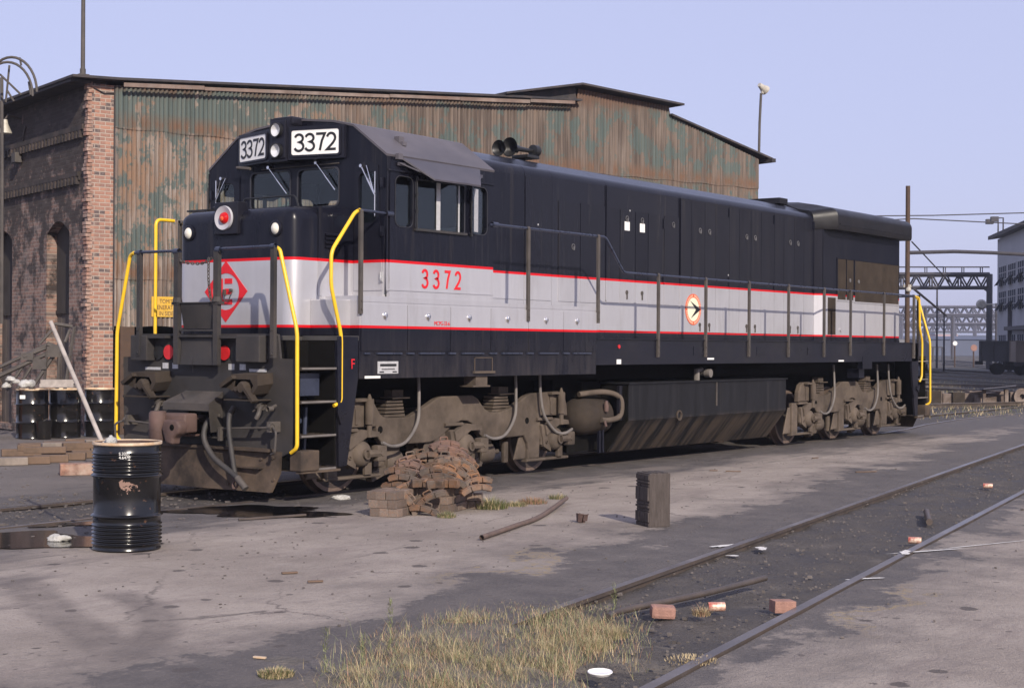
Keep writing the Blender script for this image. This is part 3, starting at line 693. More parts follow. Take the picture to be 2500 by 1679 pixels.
# --- end plates, plow, steps (both ends)
M['shroud'] = simple('dusty_shroud', (.045, .04, .037), .7, sc=4, dirt=(.10, .082, .07), dirt_amt=.7)
def endparts(mir):
    T = Matrix.Identity(4)
    if mir: T = Matrix(((-1, 0, 0, L), (0, -1, 0, 0), (0, 0, 1, 0), (0, 0, 0, 1)))
    def fin(b, n, mm, par=LOCO): b.bm.transform(T); return b.obj(n, mm, par)
    b = B(); b.plate([(-1.22, 1.95), (1.22, 1.95), (1.24, 1.67), (1.49, 1.665), (1.47, .61), (1.30, .55), (-1.30, .55), (-1.45, .61), (-1.49, 1.665), (-1.26, 1.67)], [rrect(-.09, .31, .73, 1.02, .01)], 0, .03, 'x')
    b.box(-.03, .0, -1.22, 1.22, 1.93, 1.955); PIL = fin(b, 'end_plate', 'frontblack')
    b = B(); b.box(.035, .3, -.5, .5, .6, 1.2); fin(b, 'draft_pocket', 'under')
    b = B()
    pl = [(-1.30, .58), (-1.30, .36), (-1.18, .13), (0, .115), (1.18, .13), (1.30, .36), (1.30, .58)]
    xf = lambda y, z: -.03 - max(0, (1.3 - abs(y))) * .06 - (.6 - z) * .05
    ys = [-1.30, -1.18, -.8, -.4, 0, .4, .8, 1.18, 1.30]
    rows = []
    for y in ys:
        zb = .36 if abs(y) > 1.25 else .13
        rows.append([(xf(y, z), y, z) for z in (.60, (.6 + zb) / 2, zb)])
    vs = [p for r_ in rows for p in r_]; n = len(vs); vs += [(x + .03, y, z) for x, y, z in vs]
    fs = []
    for i in range(len(ys) - 1):
        for j in range(2):
            a = i * 3 + j; fs += [(a, a + 1, a + 4, a + 3), (n + a, n + a + 3, n + a + 4, n + a + 1)]
    b.mesh(vs, fs); b.box(-.13, .0, -1.2, .75, .60, .63)
    b.box(-.135, -.06, -1.05, -.48, .40, .415)
    for y, z in ((-1.2, .53), (-1.22, .28), (-.55, .52), (-.52, .2), (-1.02, .51), (.9, .5)): b.lathe([(0, -.02), (.018, -.02), (.018, .03)], (xf(y, z), y, z), 'x', 8)
    PL = fin(b, 'snow_plow', 'plow')
    # MU receptacles
    for s in (-1, 1):
        ys = {1: (1.19, .89), -1: (-.67, -1.06)}[s]
        b = B(); b.box(-.14, 0, ys[0], ys[1], 1.625, 1.935, .012); b.box(-.13, 0, min(ys) - .32 if s > 0 else max(ys), (min(ys)) if s > 0 else max(ys) + .32, 1.90, 1.935); fin(b, 'receptacle_box', 'frontblack', PIL)
        for y, mm in (((.62, 'red'), (.80, 'blackpaint')) if s > 0 else ((-.36, 'red'), (-.55, 'blackpaint'))):
            b = B(); b.lathe([(0, -.03), (.088, -.03), (.088, -.015), (.07, -.01), (.07, 0)], (-.0, y, 1.73), 'x', 20); fin(b, 'cable_cover', mm, PIL)
        for y in ((.70, .52) if s > 0 else (-.46, -.65)): b = B(); b.box(-.006, 0, y - .05, y + .05, 1.53, 1.60); fin(b, 'data_plate', 'plate', PIL)
        y0 = .93 if s > 0 else -.90
        b = B(); b.box(-.006, 0, y0 - .14, y0 + .14, 1.512, 1.545); fin(b, 'data_plate', 'plate', PIL)
        # hooded jumper socket
        c0 = .84 if s > 0 else -.90
        b = B()
        hood = [(-.20, 1.44), (.12, 1.48), (.22, 1.48), (.27, 1.43)]
        ol = [(c0 - .24, 1.485), (c0 + .17, 1.485), (c0 + .25, 1.40), (c0 + .26, 1.33), (c0 + .20, 1.31), (c0 + .02, 1.215), (c0 - .10, 1.215), (c0 - .17, 1.25), (c0 - .25, 1.36)]
        b.plate(ol, [[(c0 + .12, 1.43), (c0 - .13, 1.43), (c0 - .18, 1.36), (c0 - .10, 1.26), (c0 + .0, 1.25), (c0 + .14, 1.34)]], -.25, -.235, 'x')
        for (y1_, z1_), (y2_, z2_) in zip(ol, ol[1:] + ol[:1]): b.face([(0, y1_, z1_ + .02), (0, y2_, z2_ + .02), (-.25, y2_, z2_), (-.25, y1_, z1_)])
        b.obox((-.27, c0 + .20, 1.40), (.05, 0, 0), (0, .10, -.055), (0, .012, .02)); b.obox((-.27, c0 - .16, 1.25), (.05, 0, 0), (0, .07, .075), (0, .012, -.012))
        b.lathe([(0, -.30), (.055, -.30), (.075, -.27), (.075, -.18), (.10, -.16), (.10, 0)], (0, c0 - .02, 1.335), 'x', 14); b.lathe([(0, -.29), (.03, -.29), (.03, -.1)], (0, c0 + .07, 1.32), 'x', 8)
        b.box(-.33, 0, c0 - .22, c0 + .22, 1.185, 1.20); fin(b, 'jumper_socket', 'dustdark', PIL)
        b = B(); yv = c0 - .22
        b.tube(bez([(0, yv + .1, 1.12), (-.12, yv + .05, 1.12), (-.2, yv, 1.04), (-.22, yv + .02, .98)]), .028, 8); b.lathe([(.045, -.05), (.045, .05)], (-.12, yv + .06, 1.12), 'y', 10); b.tube([(-.05, yv - .12, 1.13), (-.2, yv - .18, 1.10)], .02, 8); b.tube([(-.12, yv + .06, 1.12), (-.14, yv + .16, 1.06)], .012, 6); b.lathe([(.03, -.04), (.03, .04)], (-.2, yv - .18, 1.10), 'x', 8); fin(b, 'air_valve', 'post', PIL)
    # air hoses on our side
    b = B(); b.tube(bez([(-.05, -.30, 1.0), (-.20, -.26, .90), (-.26, -.28, .72), (-.27, -.45, .52), (-.27, -.70, .38), (-.28, -.88, .29)]), .034, 10); h = fin(b, 'air_hose', 'rubber', PIL)
    b = B(); b.tube([(-.28, -.86, .30), (-.28, -.96, .22), (-.28, -1.0, .18)], .04, 10); fin(b, 'hose_fitting', 'post', h); b = B(); b.tube([(-.06, -.30, 1.0), (-.17, -.265, .93)], .042, 10); fin(b, 'hose_fitting', 'post', h)
    b = B(); b.tube(bez([(-.05, -.55, 1.08), (-.18, -.62, 1.0), (-.22, -.66, .8), (-.22, -.72, .5), (-.22, -.76, .32)]), .03, 10); h = fin(b, 'air_hose', 'rubber', PIL)
    b = B(); b.tube([(-.22, -.76, .32), (-.22, -.765, .27)], .036, 10); b.tube(bez([(-.22, -.77, .27), (-.24, -.75, .22), (-.25, -.77, .17), (-.22, -.80, .2), (-.22, -.79, .26)]), .014, 8); fin(b, 'hose_coupling', 'coupler', h); b = B(); b.tube([(-.06, -.56, 1.08), (-.16, -.61, 1.02)], .038, 10); fin(b, 'hose_fitting', 'post', h)
    # uncoupling lever
    for s in (-1, 1):
        b = B(); b.tube(bez([(-.12, s * .42, .84), (-.14, s * .8, .86), (-.14, s * 1.22, .88)], 6) + [Vector(q) for q in fillet([(-.14, s * 1.30, .88), (-.2, s * 1.40, .84), (-.2, s * 1.38, .60), (-.16, s * 1.28, .58)], .04)], .014, 8); b.box(-.16, 0, s * 1.24 - .03, s * 1.24 + .03, .83, .95); b.lathe([(.04, -.02), (.04, .02)], (-.14, s * 1.26, .89), 'y', 8); b.box(-.16, -.1, s * .42 - .02, s * .42 + .02, .70, .86)
        fin(b, 'uncoupling_lever', 'post', PIL)
    # coupler with shroud
    b = B(); b.mesh([(0, .33, 1.27), (0, -.31, 1.27), (-.30, -.40, 1.135), (-.30, .40, 1.135), (-.30, -.40, 1.05), (-.30, .40, 1.05), (0, -.31, 1.05), (0, .33, 1.05), (-.27, -.40, .8), (0, -.31, .8)], [(0, 3, 2, 1), (3, 5, 4, 2), (1, 2, 4, 6), (0, 7, 5, 3), (4, 8, 9, 6)]); b.box(-.14, 0, -.42, .6, .725, .742); fin(b, 'coupler_shroud', 'shroud', PIL)
    b = B(); b.box(-.35, .1, -.12, .14, .74, .98, .03)
    b.prism([(-.28, -.2), (-.34, .24), (-.50, .25), (-.56, .10), (-.50, -.22)], .79, 1.02, 'z')
    CP = fin(b, 'coupler', 'coupler'); bmesh_bevel3(CP, .03)
    b = B(); b.lathe([(.0, .69), (.085, .69), (.105, .715), (.105, 1.02), (.085, 1.045), (0, 1.045)], (-.58, .16, 0), 'z', 20); fin(b, 'knuckle', 'coupler', CP)
    b = B(); b.prism([(-.09, .95), (.13, .95), (.17, .85), (.1, .68), (-.02, .66), (-.03, .74), (-.13, .80), (-.15, .88)], -.64, -.50, 'x', Matrix.Translation((0, -.13, 0))); CJ = fin(b, 'coupler_jaw', 'coupler', CP); bmesh_bevel3(CJ, .03); b = B(); b.lathe([(0, -.004), (.036, -.004), (.036, 0)], (-.641, -.155, .865), 'x', 14); b.box(-.648, -.641, -.19, -.12, .859, .871); fin(b, 'jaw_hole', 'under', CP)
    # step wells
    for s in (-1, 1):
        for z in (1.555, 1.17, .78, .395):
            b = B(); b.box(.05, .62, s * 1.55, s * 1.15, z - .018, z); 
            for k in range(4): b.box(.05, .62, s * (1.2 + k * .08), s * (1.215 + k * .08), z, z + .012)
            st_ = fin(b, 'step', 'dustdark')
            b = B(); b.box(.05, .62, s * 1.562, s * 1.551, z - .008, z + .014); fin(b, 'step_nosing', 'greyhose', st_)
        b = B(); b.box(.045, .64, s * 1.10, s * 1.06, .45, 1.88); b.box(.04, .08, s * 1.5, s * 1.1, .4, 1.6); b.box(.625, .655, s * 1.525, s * 1.06, .42, 1.88); fin(b, 'step_back', 'under')
        b = B(); b.box(.10, .50, s * 1.40, s * 1.11, 1.24, 1.50); b.lathe([(0, s * .04), (.03, s * .04), (.03, 0)], (.25, s * 1.3, .95), 'y', 8); b.tube([(.35, s * 1.3, .5), (.4, s * 1.28, 1.1)], .025, 8); fin(b, 'step_box', 'rail')
        b = B(); b.prism([(.62, 1.93), (.985, 1.93), (.985, 1.43), (.80, .41), (.66, .41)], s * 1.57, s * 1.53, 'y'); b.prism([(.60, 1.06), (.76, 1.03), (.77, .97), (.66, .90)], s * 1.60, s * 1.57, 'y'); fin(b, 'step_side_panel', 'navy')
        b = B(); b.box(0, .30, s * 1.60, s * 1.42, .39, .62, .01); b.box(.02, .68, s * 1.58, s * 1.5, .36, .385); fin(b, 'step_foot', 'plow')
endparts(False); endparts(True)

# --- fuel tank, air tanks
b = B(); b.prism([(-1.5, 1.27), (-1.5, .71), (-1.12, .215), (1.12, .215), (1.5, .71), (1.5, 1.27)], 7.16, 12.48, 'x'); b.mi = 1; b.prism([(-1.49, 1.25), (-1.49, .72), (-1.11, .225), (1.11, .225), (1.49, .72), (1.49, 1.25)], 7.152, 7.158, 'x'); b.mi = 0; b.box(7.13, 12.5, -1.53, 1.53, 1.262, 1.285)  # thin black end panel paints in the shade of truck and equipment
FT = b.obj('fuel_tank', ['tank', 'under'], LOCO)
b = B(); b.lathe([(.085, 0), (.085, -.03), (.06, -.03), (.05, .0), (0, 0)], (8.67, -1.49, .74), 'y', 20); b.obj('filler_neck', 'dust', FT)
b = B(); b.box(9.885, 9.915, -1.515, -1.5, .86, 1.25); b.obj('sight_glass', 'post', FT)
b = B(); b.lathe([(0, -.1), (.07, -.1), (.07, 0), (.04, 0), (.04, .12)], (9.75, -1.38, 1.40), 'y', 14); b.tube([(9.6, -1.3, 1.28), (9.6, -1.3, 1.44), (9.75, -1.3, 1.45)], .05, 8); b.obj('fuel_cap', 'greyhose', FT)
b = B()
for i in range(2): b.box(6.98 + i * .07, 7.02 + i * .07, -1.45 + i * .02, -1.40 + i * .02, .72, 1.24)
b.box(6.80, 6.86, -1.33, -1.28, .62, 1.02); b.box(6.66, 6.70, -1.3, -1.26, .24, .65); b.box(6.75, 6.79, -1.3, -1.26, .24, .65); b.obj('tank_bracket', 'navy', FT)
b = B(); b.box(6.1, 6.65, -1.1, 1.1, .26, .62); b.box(6.62, 7.15, -1.0, 1.0, .25, 1.3); b.obj('equipment_rack', 'under', LOCO)
for s in (-1, 1):
    b = B(); b.lathe([(0, 6.12), (.1, 6.135), (.19, 6.18), (.25, 6.26), (.28, 6.36), (.28, 6.9), (.2, 7.0), (0, 7.03)], (0, s * 1.12, .79), 'x', 24); AT = b.obj('air_reservoir', 'dustdark', LOCO)
    b = B(); b.tube(bez([(6.25, s * 1.2, 1.12), (6.7, s * 1.34, 1.15), (7.0, s * 1.42, 1.08), (7.06, s * 1.44, .92), (6.98, s * 1.44, .77), (6.72, s * 1.42, .73), (6.55, s * 1.40, .74)]), .042, 10); b.obj('air_pipe', 'dust', AT)
    b = B(); b.lathe([(0, .86), (.035, .86), (.04, .95), (.02, 1.02), (0, 1.02)], (6.66, s * 1.42, 0), 'z', 10); b.tube([(6.6, s * 1.42, .75), (6.6, s * 1.46, .64)], .02, 8); b.obj('relief_valve', 'coupler', AT)

# --- trucks
def truck(cx, name):
    tr = bpy.data.objects.new(name, None); COL.objects.link(tr); tr.parent = LOCO
    ax = (-2.08, 0, 2.08)
    for s in (-1, 1):
        up_ = [(-2.46, .82), (-2.44, 1.0), (-2.36, 1.13), (-2.24, 1.18), (-1.93, 1.18), (-1.82, 1.12), (-1.71, .98), (-1.64, .935), (-1.55, .92), (-1.15, .92), (-.85, 1.03), (-.58, 1.145), (-.50, 1.165), (.18, 1.165), (.28, 1.12), (.44, .98), (.55, .93), (.78, .92), (1.05, .97), (1.41, 1.13), (1.52, 1.165), (2.24, 1.18), (2.36, 1.12), (2.42, .98), (2.44, .82)]
        lo_ = [(1.76, .84), (1.73, .24), (1.50, .24), (1.44, .46), (1.36, .57), (.54, .55), (.42, .57), (.30, .66), (.17, .78), (.06, .825), (-.08, .83), (-.22, .79), (-.42, .68), (-.58, .60), (-.72, .575), (-1.52, .575), (-1.66, .60), (-1.74, .68), (-1.78, .82)]
        b = B(); b.prism(up_ + lo_, s * 1.20, s * 1.10, 'y')
        for xa in ax:
            b.box(xa - .62, xa - .39, s * 1.19, s * 1.11, .22, .80); b.box(xa - .66, xa + .38, s * 1.21, s * 1.09, .195, .235)
            b.prism([(xa - .90, .235), (xa - .60, .235), (xa - .58, .72), (xa - .70, .72)], s * 1.15, s * 1.12, 'y')
        fr = b.obj('side_frame', 'dust', tr)
        bmesh_bevel(fr, .018); fr.location.x = cx
        b = B()
        for x in (-1.71, 1.42): b.lathe([(0, s * .004), (.045, s * .004), (.045, 0)], (x, s * 1.20, .78), 'y', 14)
        b.obj('frame_hole', 'under', fr)
        for xa in ax:
            b = B(); b.lathe([(0, s * .10), (.05, s * .10), (.05, s * .13), (.065, s * .13), (.065, s * .095), (.11, s * .085), (.15, s * .05), (.165, s * .0), (.165, -s * .2)], (xa - .02, s * 1.22, .50), 'y', 22); b.prism([(xa - .36, .70), (xa - .30, .40), (xa - .12, .32), (xa - .12, .70)], s * 1.24, s * 1.12, 'y'); b.lathe([(.02, s * .02), (.02, 0)], (xa - .24, s * 1.24, .6), 'y', 8); b.lathe([(.02, s * .02), (.02, 0)], (xa - .24, s * 1.24, .46), 'y', 8)
            b.box(xa + .15, xa + .33, s * 1.36, s * 1.24, .40, .60, .03); b.box(xa - .34, xa + .06, s * 1.22, s * 1.16, .42, .72, .02)
            b.prism([(xa - .30, .70), (xa - .05, .80), (xa + .28, .76), (xa + .3, .70), (xa + .05, .70), (xa - .26, .56)], s * 1.27, s * 1.21, 'y')
            b.tube([(xa + .0, s * 1.32, .5), (xa + .2, s * 1.33, .5)], .05, 8); b.box(xa + .05, xa + .17, s * 1.24, s * 1.2, .24, .40); b.tube([(xa - .45, s * 1.22, .79), (xa - .1, s * 1.24, .79)], .025, 6)
            b.lathe([(0, s * .01), (.035, s * .01), (.035, 0)], (xa + .24, s * 1.36, .5), 'y', 10)
            b.obj('journal_box', 'dust', tr).location.x = cx
            if xa:
                b = B(); b.cyl((xa + .09, s * 1.27, .70), (xa + .09, s * 1.27, .86), .035, 12); b.cyl((xa + .09, s * 1.27, .86), (xa + .09, s * 1.27, 1.16), .058, 12); b.cyl((xa + .09, s * 1.27, 1.16), (xa + .09, s * 1.27, 1.23), .035, 10, .012); b.box(xa - .16, xa + .16, s * 1.28, s * 1.2, 1.14, 1.17); b.prism([(xa - .14, 1.15), (xa + .0, 1.15), (xa - .04, 1.03), (xa - .05, .86), (xa - .1, .86), (xa - .1, 1.03)], s * 1.215, s * 1.201, 'y'); b.obj('damper', 'dust', tr).location.x = cx
        for xs_ in (-1.33, .93):
            b = B()
            for k in range(5): b.box(xs_ - .20 + k * .012, xs_ + .20 - k * .012, s * 1.11, s * .92, .925 + k * .045, .955 + k * .045)
            b.box(xs_ - .10, xs_ + .24, s * 1.16, s * .95, 1.155, 1.175); b.box(xs_ - .02, xs_ + .2, s * 1.08, s * .95, 1.175, 1.26); b.obj('rubber_spring', 'dust', tr).location.x = cx
        for x0, x1 in ((-1.05, -1.83), (1.05, .26), (1.64, 2.35)):
            b = B(); sg = 1 if x1 > x0 else -1; q = bez([(x0, s * 1.26, 1.50), (x0 - .005, s * 1.28, 1.15), (x0 + sg * .06, s * 1.30, .85), (x0 + sg * .30, s * 1.32, .62), (x1 - sg * .2, s * 1.34, .575), (x1, s * 1.34, .63)]); b.tube(q, .021, 8); b.obj('brake_hose', 'greyhose', tr).location.x = cx
        for xb in (-1.35, .6):
            b = B(); b.lathe([(0, -.02), (.13, 0), (.15, .05), (.15, .28), (.1, .34), (.035, .36), (.035, .52)], (xb - .1, s * .98, .36), 'x', 16); b.box(xb - .3, xb + .2, s * 1.05, s * .9, .30, .56, .02); b.obox((xb - .22, s * 1.02, .22), (.16, 0, .05), (0, .05, 0), (-.03, 0, .05)); b.box(xb + .45, xb + .55, s * 1.08, s * 1.02, .2, .5, .02); b.obj('brake_cylinder', 'dust', tr).location.x = cx
    for xa in ax:
        for s in (-1, 1):
            b = B(); b.mi = 0; b.lathe([(.09, -.03), (.10, .1), (.16, .07), (.38, .045), (.44, .07), (.455, .07)], (xa, s * .70, .51), 'y', 40) if s > 0 else b.lathe([(.09, .03), (.10, -.1), (.16, -.07), (.38, -.045), (.44, -.07), (.455, -.07)], (xa, s * .70, .51), 'y', 40)
            b.mi = 1; b.lathe([(.455, s * .07), (.508, s * .07), (.512, s * -.04), (.54, s * -.05), (.54, s * -.075)], (xa, s * .70, .508), 'y', 40); b.mi = 0; b.lathe([(.54, s * -.075), (0.09, s * -.07)], (xa, s * .70, .508), 'y', 40)
            b.obj('wheel', ['wheel', 'tread'], tr).location.x = cx
        b = B(); b.cyl((xa, -.7, .51), (xa, .7, .51), .09, 12); b.box(xa + .1, xa + .9, -.55, .55, .25, .85, .1); b.obj('axle', 'under', tr).location.x = cx
def bmesh_bevel(o, w_):
    bm = bmesh.new(); bm.from_mesh(o.data)
    es = [e for e in bm.edges if len(e.link_faces) == 2 and e.calc_face_angle() > 1.2 and abs(e.verts[0].co.y - e.verts[1].co.y) < 1e-4]
    bmesh.ops.bevel(bm, geom=es, offset=w_, segments=2, affect='EDGES', profile=.5); bm.to_mesh(o.data); bm.free()
truck(3.52, 'front_truck'); truck(16.08, 'rear_truck')
# ------------------------------------------------------------------ ground and tracks
def trackY(x, off): return -7.885 + .163 * x + off * 1.013      # foreground track, off = metres left of its centre line
LR = [(-60, 0), (18.6, 0), (20.6, .24), (23, .72), (26, 1.05), (33, 1.1), (60, 2.2), (120, 8)]
def locoY(x):
    for (a, b_), (c, d) in zip(LR, LR[1:]):
        if a <= x <= c: return b_ + (d - b_) * (x - a) / (c - a)
    return LR[-1][1]

q = NT('yard_cinders'); p = q.pos(); n1 = q.noise(p, .35, 6, .65); n2 = q.noise(p, 9, 4, .7)
c = q.mix(q.ramp(n1, .35, .65), (.038, .033, .032), (.075, .066, .060)); c = q.mix(q.math('MULTIPLY', q.ramp(n2, .55, .7), .5), c, (.17, .15, .135))
c = q.mix(q.math('MULTIPLY', q.ramp(q.noise(p, .12, 4), .52, .6), .6), c, (.14, .125, .075))
q.set(c, .9); q.bump(n2, .05); M['cinders'] = q.m

q = NT('oily_concrete'); p = q.pos(); xs = q.sep(p); px_, py_ = xs[0], xs[1]
al_ = q.math('ADD', q.math('MULTIPLY', px_, .59), q.math('MULTIPLY', py_, -.806)); ac_ = q.math('ADD', q.math('MULTIPLY', px_, .806), q.math('MULTIPLY', py_, .59)); pr2 = q.comb(al_, ac_, 0.)
nb_ = q.noise(p, .5, 10, .68); nm = q.noise(p, 2.2, 9, .72); nf = q.noise(p, 30, 4, .65); ns = q.noise(q.scale(p, (.4, 1.5, 1)), 1.3, 9, .7); ng = q.noise(p, 120, 2, .5)
base = q.mix(q.ramp(nb_, .36, .62), (.243, .203, .174), (.395, .338, .292)); base = q.mix(q.math('MULTIPLY', q.ramp(ns, .52, .64), .6), base, (.215, .175, .158)); base = q.mix(q.math('MULTIPLY', q.ramp(nm, .56, .66), .45), base, (.17, .143, .132)); base = q.mix(q.math('MULTIPLY', q.ramp(nm, .42, .34), .4), base, (.40, .35, .31))
base = q.mix(q.math('MULTIPLY', q.ramp(nf, .56, .70), .55), base, (.15, .125, .112)); base = q.mix(q.math('MULTIPLY', q.ramp(ng, .58, .70), .45), base, (.16, .135, .12)); base = q.mix(q.math('MULTIPLY', q.ramp(ng, .42, .30), .35), base, (.5, .44, .40))
crack = q.vor(q.comb(q.math('ADD', px_, q.math('MULTIPLY', nm, .6)), q.math('ADD', py_, q.math('MULTIPLY', ns, .6)), 0.), .34, 'DISTANCE_TO_EDGE'); base = q.mix(q.math('MULTIPLY', q.ramp(crack, .007, .001), q.ramp(nb_, .45, .6, 0, .75)), base, (.09, .075, .068))
t_ = q.math('ABSOLUTE', q.math('SUBTRACT', q.math('ADD', py_, 7.885), q.math('MULTIPLY', px_, .163)))
tside = q.ramp(q.math('ADD', q.math('SUBTRACT', py_, q.math('MULTIPLY', px_, .163)), 7.885), -.5, .5, .75, 0); tt = q.math('ADD', q.math('ADD', t_, tside), q.math('MULTIPLY', q.math('SUBTRACT', nb_, .5), 3.6)); tt = q.math('ADD', tt, q.math('MULTIPLY', q.math('SUBTRACT', nm, .5), 1.6))
dk = q.math('MAXIMUM', q.ramp(tt, 2.0, 1.80, 0, .88), q.ramp(tt, 2.7, 1.7, 0, .55))
ll = q.math('ADD', q.math('ABSOLUTE', py_), q.math('MULTIPLY', q.math('SUBTRACT', ns, .5), 4.2)); dk2 = q.ramp(ll, 2.7, 1.8, 0, .93)
lf = q.math('ADD', q.math('ADD', py_, q.math('MULTIPLY', px_, -.9)), q.math('MULTIPLY', q.math('SUBTRACT', ns, .5), 5.0)); dk3 = q.math('MULTIPLY', q.ramp(lf, .8, 2.0), .7)
dkm = q.math('MAXIMUM', q.math('MAXIMUM', dk, dk2), dk3)
dcol = q.mix(q.ramp(nm, .38, .62), (.056, .050, .049), (.115, .102, .098)); dcol = q.mix(q.math('MULTIPLY', q.ramp(nf, .54, .66), .45), dcol, (.19, .165, .15)); dcol = q.mix(q.math('MULTIPLY', q.ramp(ng, .6, .7), .5), dcol, (.22, .195, .18))
c = q.mix(dkm, base, dcol)
wob = q.comb(q.math('ADD', px_, q.math('MULTIPLY', nm, .30)), q.math('ADD', py_, q.math('MULTIPLY', nf, .06)), 0.)
v1 = q.vor(wob, 2.3); v1c = q.n('ShaderNodeTexVoronoi'); v1c.inputs['Scale'].default_value = 2.3; q.l(wob, v1c.inputs['Vector'])
rad_ = q.ramp(q.sep(v1c.outputs['Color'])[0], .22, 1., 0, .19)
c = q.mix(q.math('MULTIPLY', q.ramp(q.math('SUBTRACT', rad_, v1), -.005, .02), .85), c, (.085, .07, .064))
v2c = q.n('ShaderNodeTexVoronoi'); v2c.inputs['Scale'].default_value = 6.5; q.l(wob, v2c.inputs['Vector'])
c = q.mix(q.math('MULTIPLY', q.math('LESS_THAN', v2c.outputs['Distance'], q.ramp(q.sep(v2c.outputs['Color'])[0], .35, 1., 0, .19)), .7), c, (.085, .07, .064))
c = q.mix(q.math('MULTIPLY', q.math('MULTIPLY', q.ramp(q.math('ABSOLUTE', q.math('SUBTRACT', tt, 2.0)), .07, .0), q.ramp(q.math('ABSOLUTE', q.math('ADD', px_, 2.2)), 1.3, .6)), q.ramp(nf, .35, .55, .2, .8)), c, (.36, .27, .13))
# tyre arc at the lower left
dx = q.math('ADD', px_, 7.908); dy = q.math('ADD', py_, 4.226)
rr = q.math('SQRT', q.math('ADD', q.math('MULTIPLY', dx, dx), q.math('MULTIPLY', dy, dy)))
ringm = q.math('MULTIPLY', q.math('MULTIPLY', q.ramp(q.math('ABSOLUTE', q.math('SUBTRACT', rr, 2.72)), .20, .08), q.ramp(dy, -.25, -.7)), q.ramp(dx, .9, 1.3))
c = q.mix(q.math('MULTIPLY', ringm, q.ramp(nm, .32, .6, .3, .75)), c, (.13, .108, .098))
d45 = q.math('ABSOLUTE', q.math('ADD', q.math('ADD', q.math('MULTIPLY', px_, .893), q.math('MULTIPLY', py_, -.451)), q.math('ADD', 3.02, q.math('MULTIPLY', q.math('SUBTRACT', nb_, .5), .5))))
band = q.math('MULTIPLY', q.math('MULTIPLY', q.ramp(d45, .24, .12), q.ramp(py_, -3.3, -3.9)), q.math('MULTIPLY', q.ramp(py_, -6.6, -6.2), q.ramp(nm, .32, .6, .25, .7))); c = q.mix(band, c, (.13, .108, .098))
q.set(c, q.mix(dkm, q.comb(.88, .88, .88), q.math('MULTIPLY', q.ramp(nm, .35, .7, .6, .9), 1.)))
q.bump(q.math('ADD', q.math('MULTIPLY', nf, .6), q.math('ADD', nm, q.math('MULTIPLY', ng, .25))), .035); M['concrete'] = q.m

q = NT('track_dirt'); p = q.pos(); n1 = q.noise(p, 1.6, 6, .7); n2 = q.noise(p, 26, 4, .7); n3 = q.noise(p, 70, 2)
c = q.mix(q.ramp(n1, .35, .65), (.050, .043, .040), (.095, .082, .074)); c = q.mix(q.math('MULTIPLY', q.ramp(n2, .56, .68), .5), c, (.15, .135, .125)); c = q.mix(q.math('MULTIPLY', q.ramp(n1, .6, .72), .5), c, (.19, .165, .15))
q.set(c, q.ramp(n1, .35, .6, .55, .9)); q.bump(q.math('ADD', n2, q.math('MULTIPLY', n3, .6)), .035); M['dirt'] = q.m
M['railsteel'] = simple('weathered_rail', (.085, .07, .062), .5, metal=.35, sc=3, dirt=(.14, .10, .075), dirt_amt=.6)
M['railhead'] = simple('polished_rail_head', (.21, .19, .185), .38, metal=.5, sc=1.2, dirt=(.10, .08, .07), dirt_amt=.85)

M['yardhead'] = simple('sky_glint_yard_rail', (.42, .41, .42), .5, sc=.3, dirt=(.1, .085, .08), dirt_amt=.7)  # paler rail heads carry a painted glancing reflection of the sky
def grid_sheet(name, mat, xs, ylo, yhi, ny, z, amp, kind='structure', sc=1.0):
    from mathutils import noise as NZ
    b = B(); rows = []
    for x in xs:
        a, c = ylo(x), yhi(x)
        rows.append([b.bm.verts.new((x, a + (c - a) * j / ny, z + amp * (NZ.noise(Vector((x * sc, (a + (c - a) * j / ny) * sc, 0))) + .5 * NZ.noise(Vector((x * sc * 3, (a + (c - a) * j / ny) * sc * 3, 4)))) - amp * .6)) for j in range(ny + 1)])
    for i in range(len(rows) - 1):
        for j in range(ny): f = b.bm.faces.new((rows[i][j], rows[i + 1][j], rows[i + 1][j + 1], rows[i][j + 1])); f.smooth = True
    return tag(b.obj(name, mat), kind=kind)
def lin(a, b_, n): return [a + (b_ - a) * i / n for i in range(n + 1)]
b = B(); b.mesh([(-600, -900, -.16), (2600, -900, -.16), (2600, 2200, -.16), (-600, 2200, -.16)], [(0, 1, 2, 3)]); tag(b.obj('ground', 'cinders'), kind='structure')
XS = lin(-16, 42, 150)
grid_sheet('pavement', 'concrete', XS, lambda x: trackY(x, .80), lambda x: locoY(x) - .83, 22, 0, .006, sc=.8)
grid_sheet('pavement', 'concrete', lin(-12, 34, 110), lambda x: trackY(x, -.80) - 14, lambda x: trackY(x, -.80), 26, 0, .008, sc=.8)
grid_sheet('pavement', 'concrete', lin(-16, 7, 50), lambda x: .86, lambda x: 16, 26, 0, .006, sc=.8)
grid_sheet('pavement', 'concrete', lin(7, 24, 40), lambda x: .86, lambda x: 10.9 - .2962 * (x - 7), 16, 0, .006, sc=.8)
grid_sheet('track_bed', 'dirt', lin(-12, 40, 420), lambda x: trackY(x, -.80), lambda x: trackY(x, .80), 16, -.035, .035, sc=2.2)
grid_sheet('track_bed', 'dirt', lin(-16, 42, 160), lambda x: locoY(x) - .83, lambda x: locoY(x) + .86, 10, -.03, .02, sc=2.)
grid_sheet('yard_ground', 'cinders', lin(24, 300, 60), lambda x: locoY(x) + 1.0, lambda x: 160, 40, -.06, .05, sc=.3)
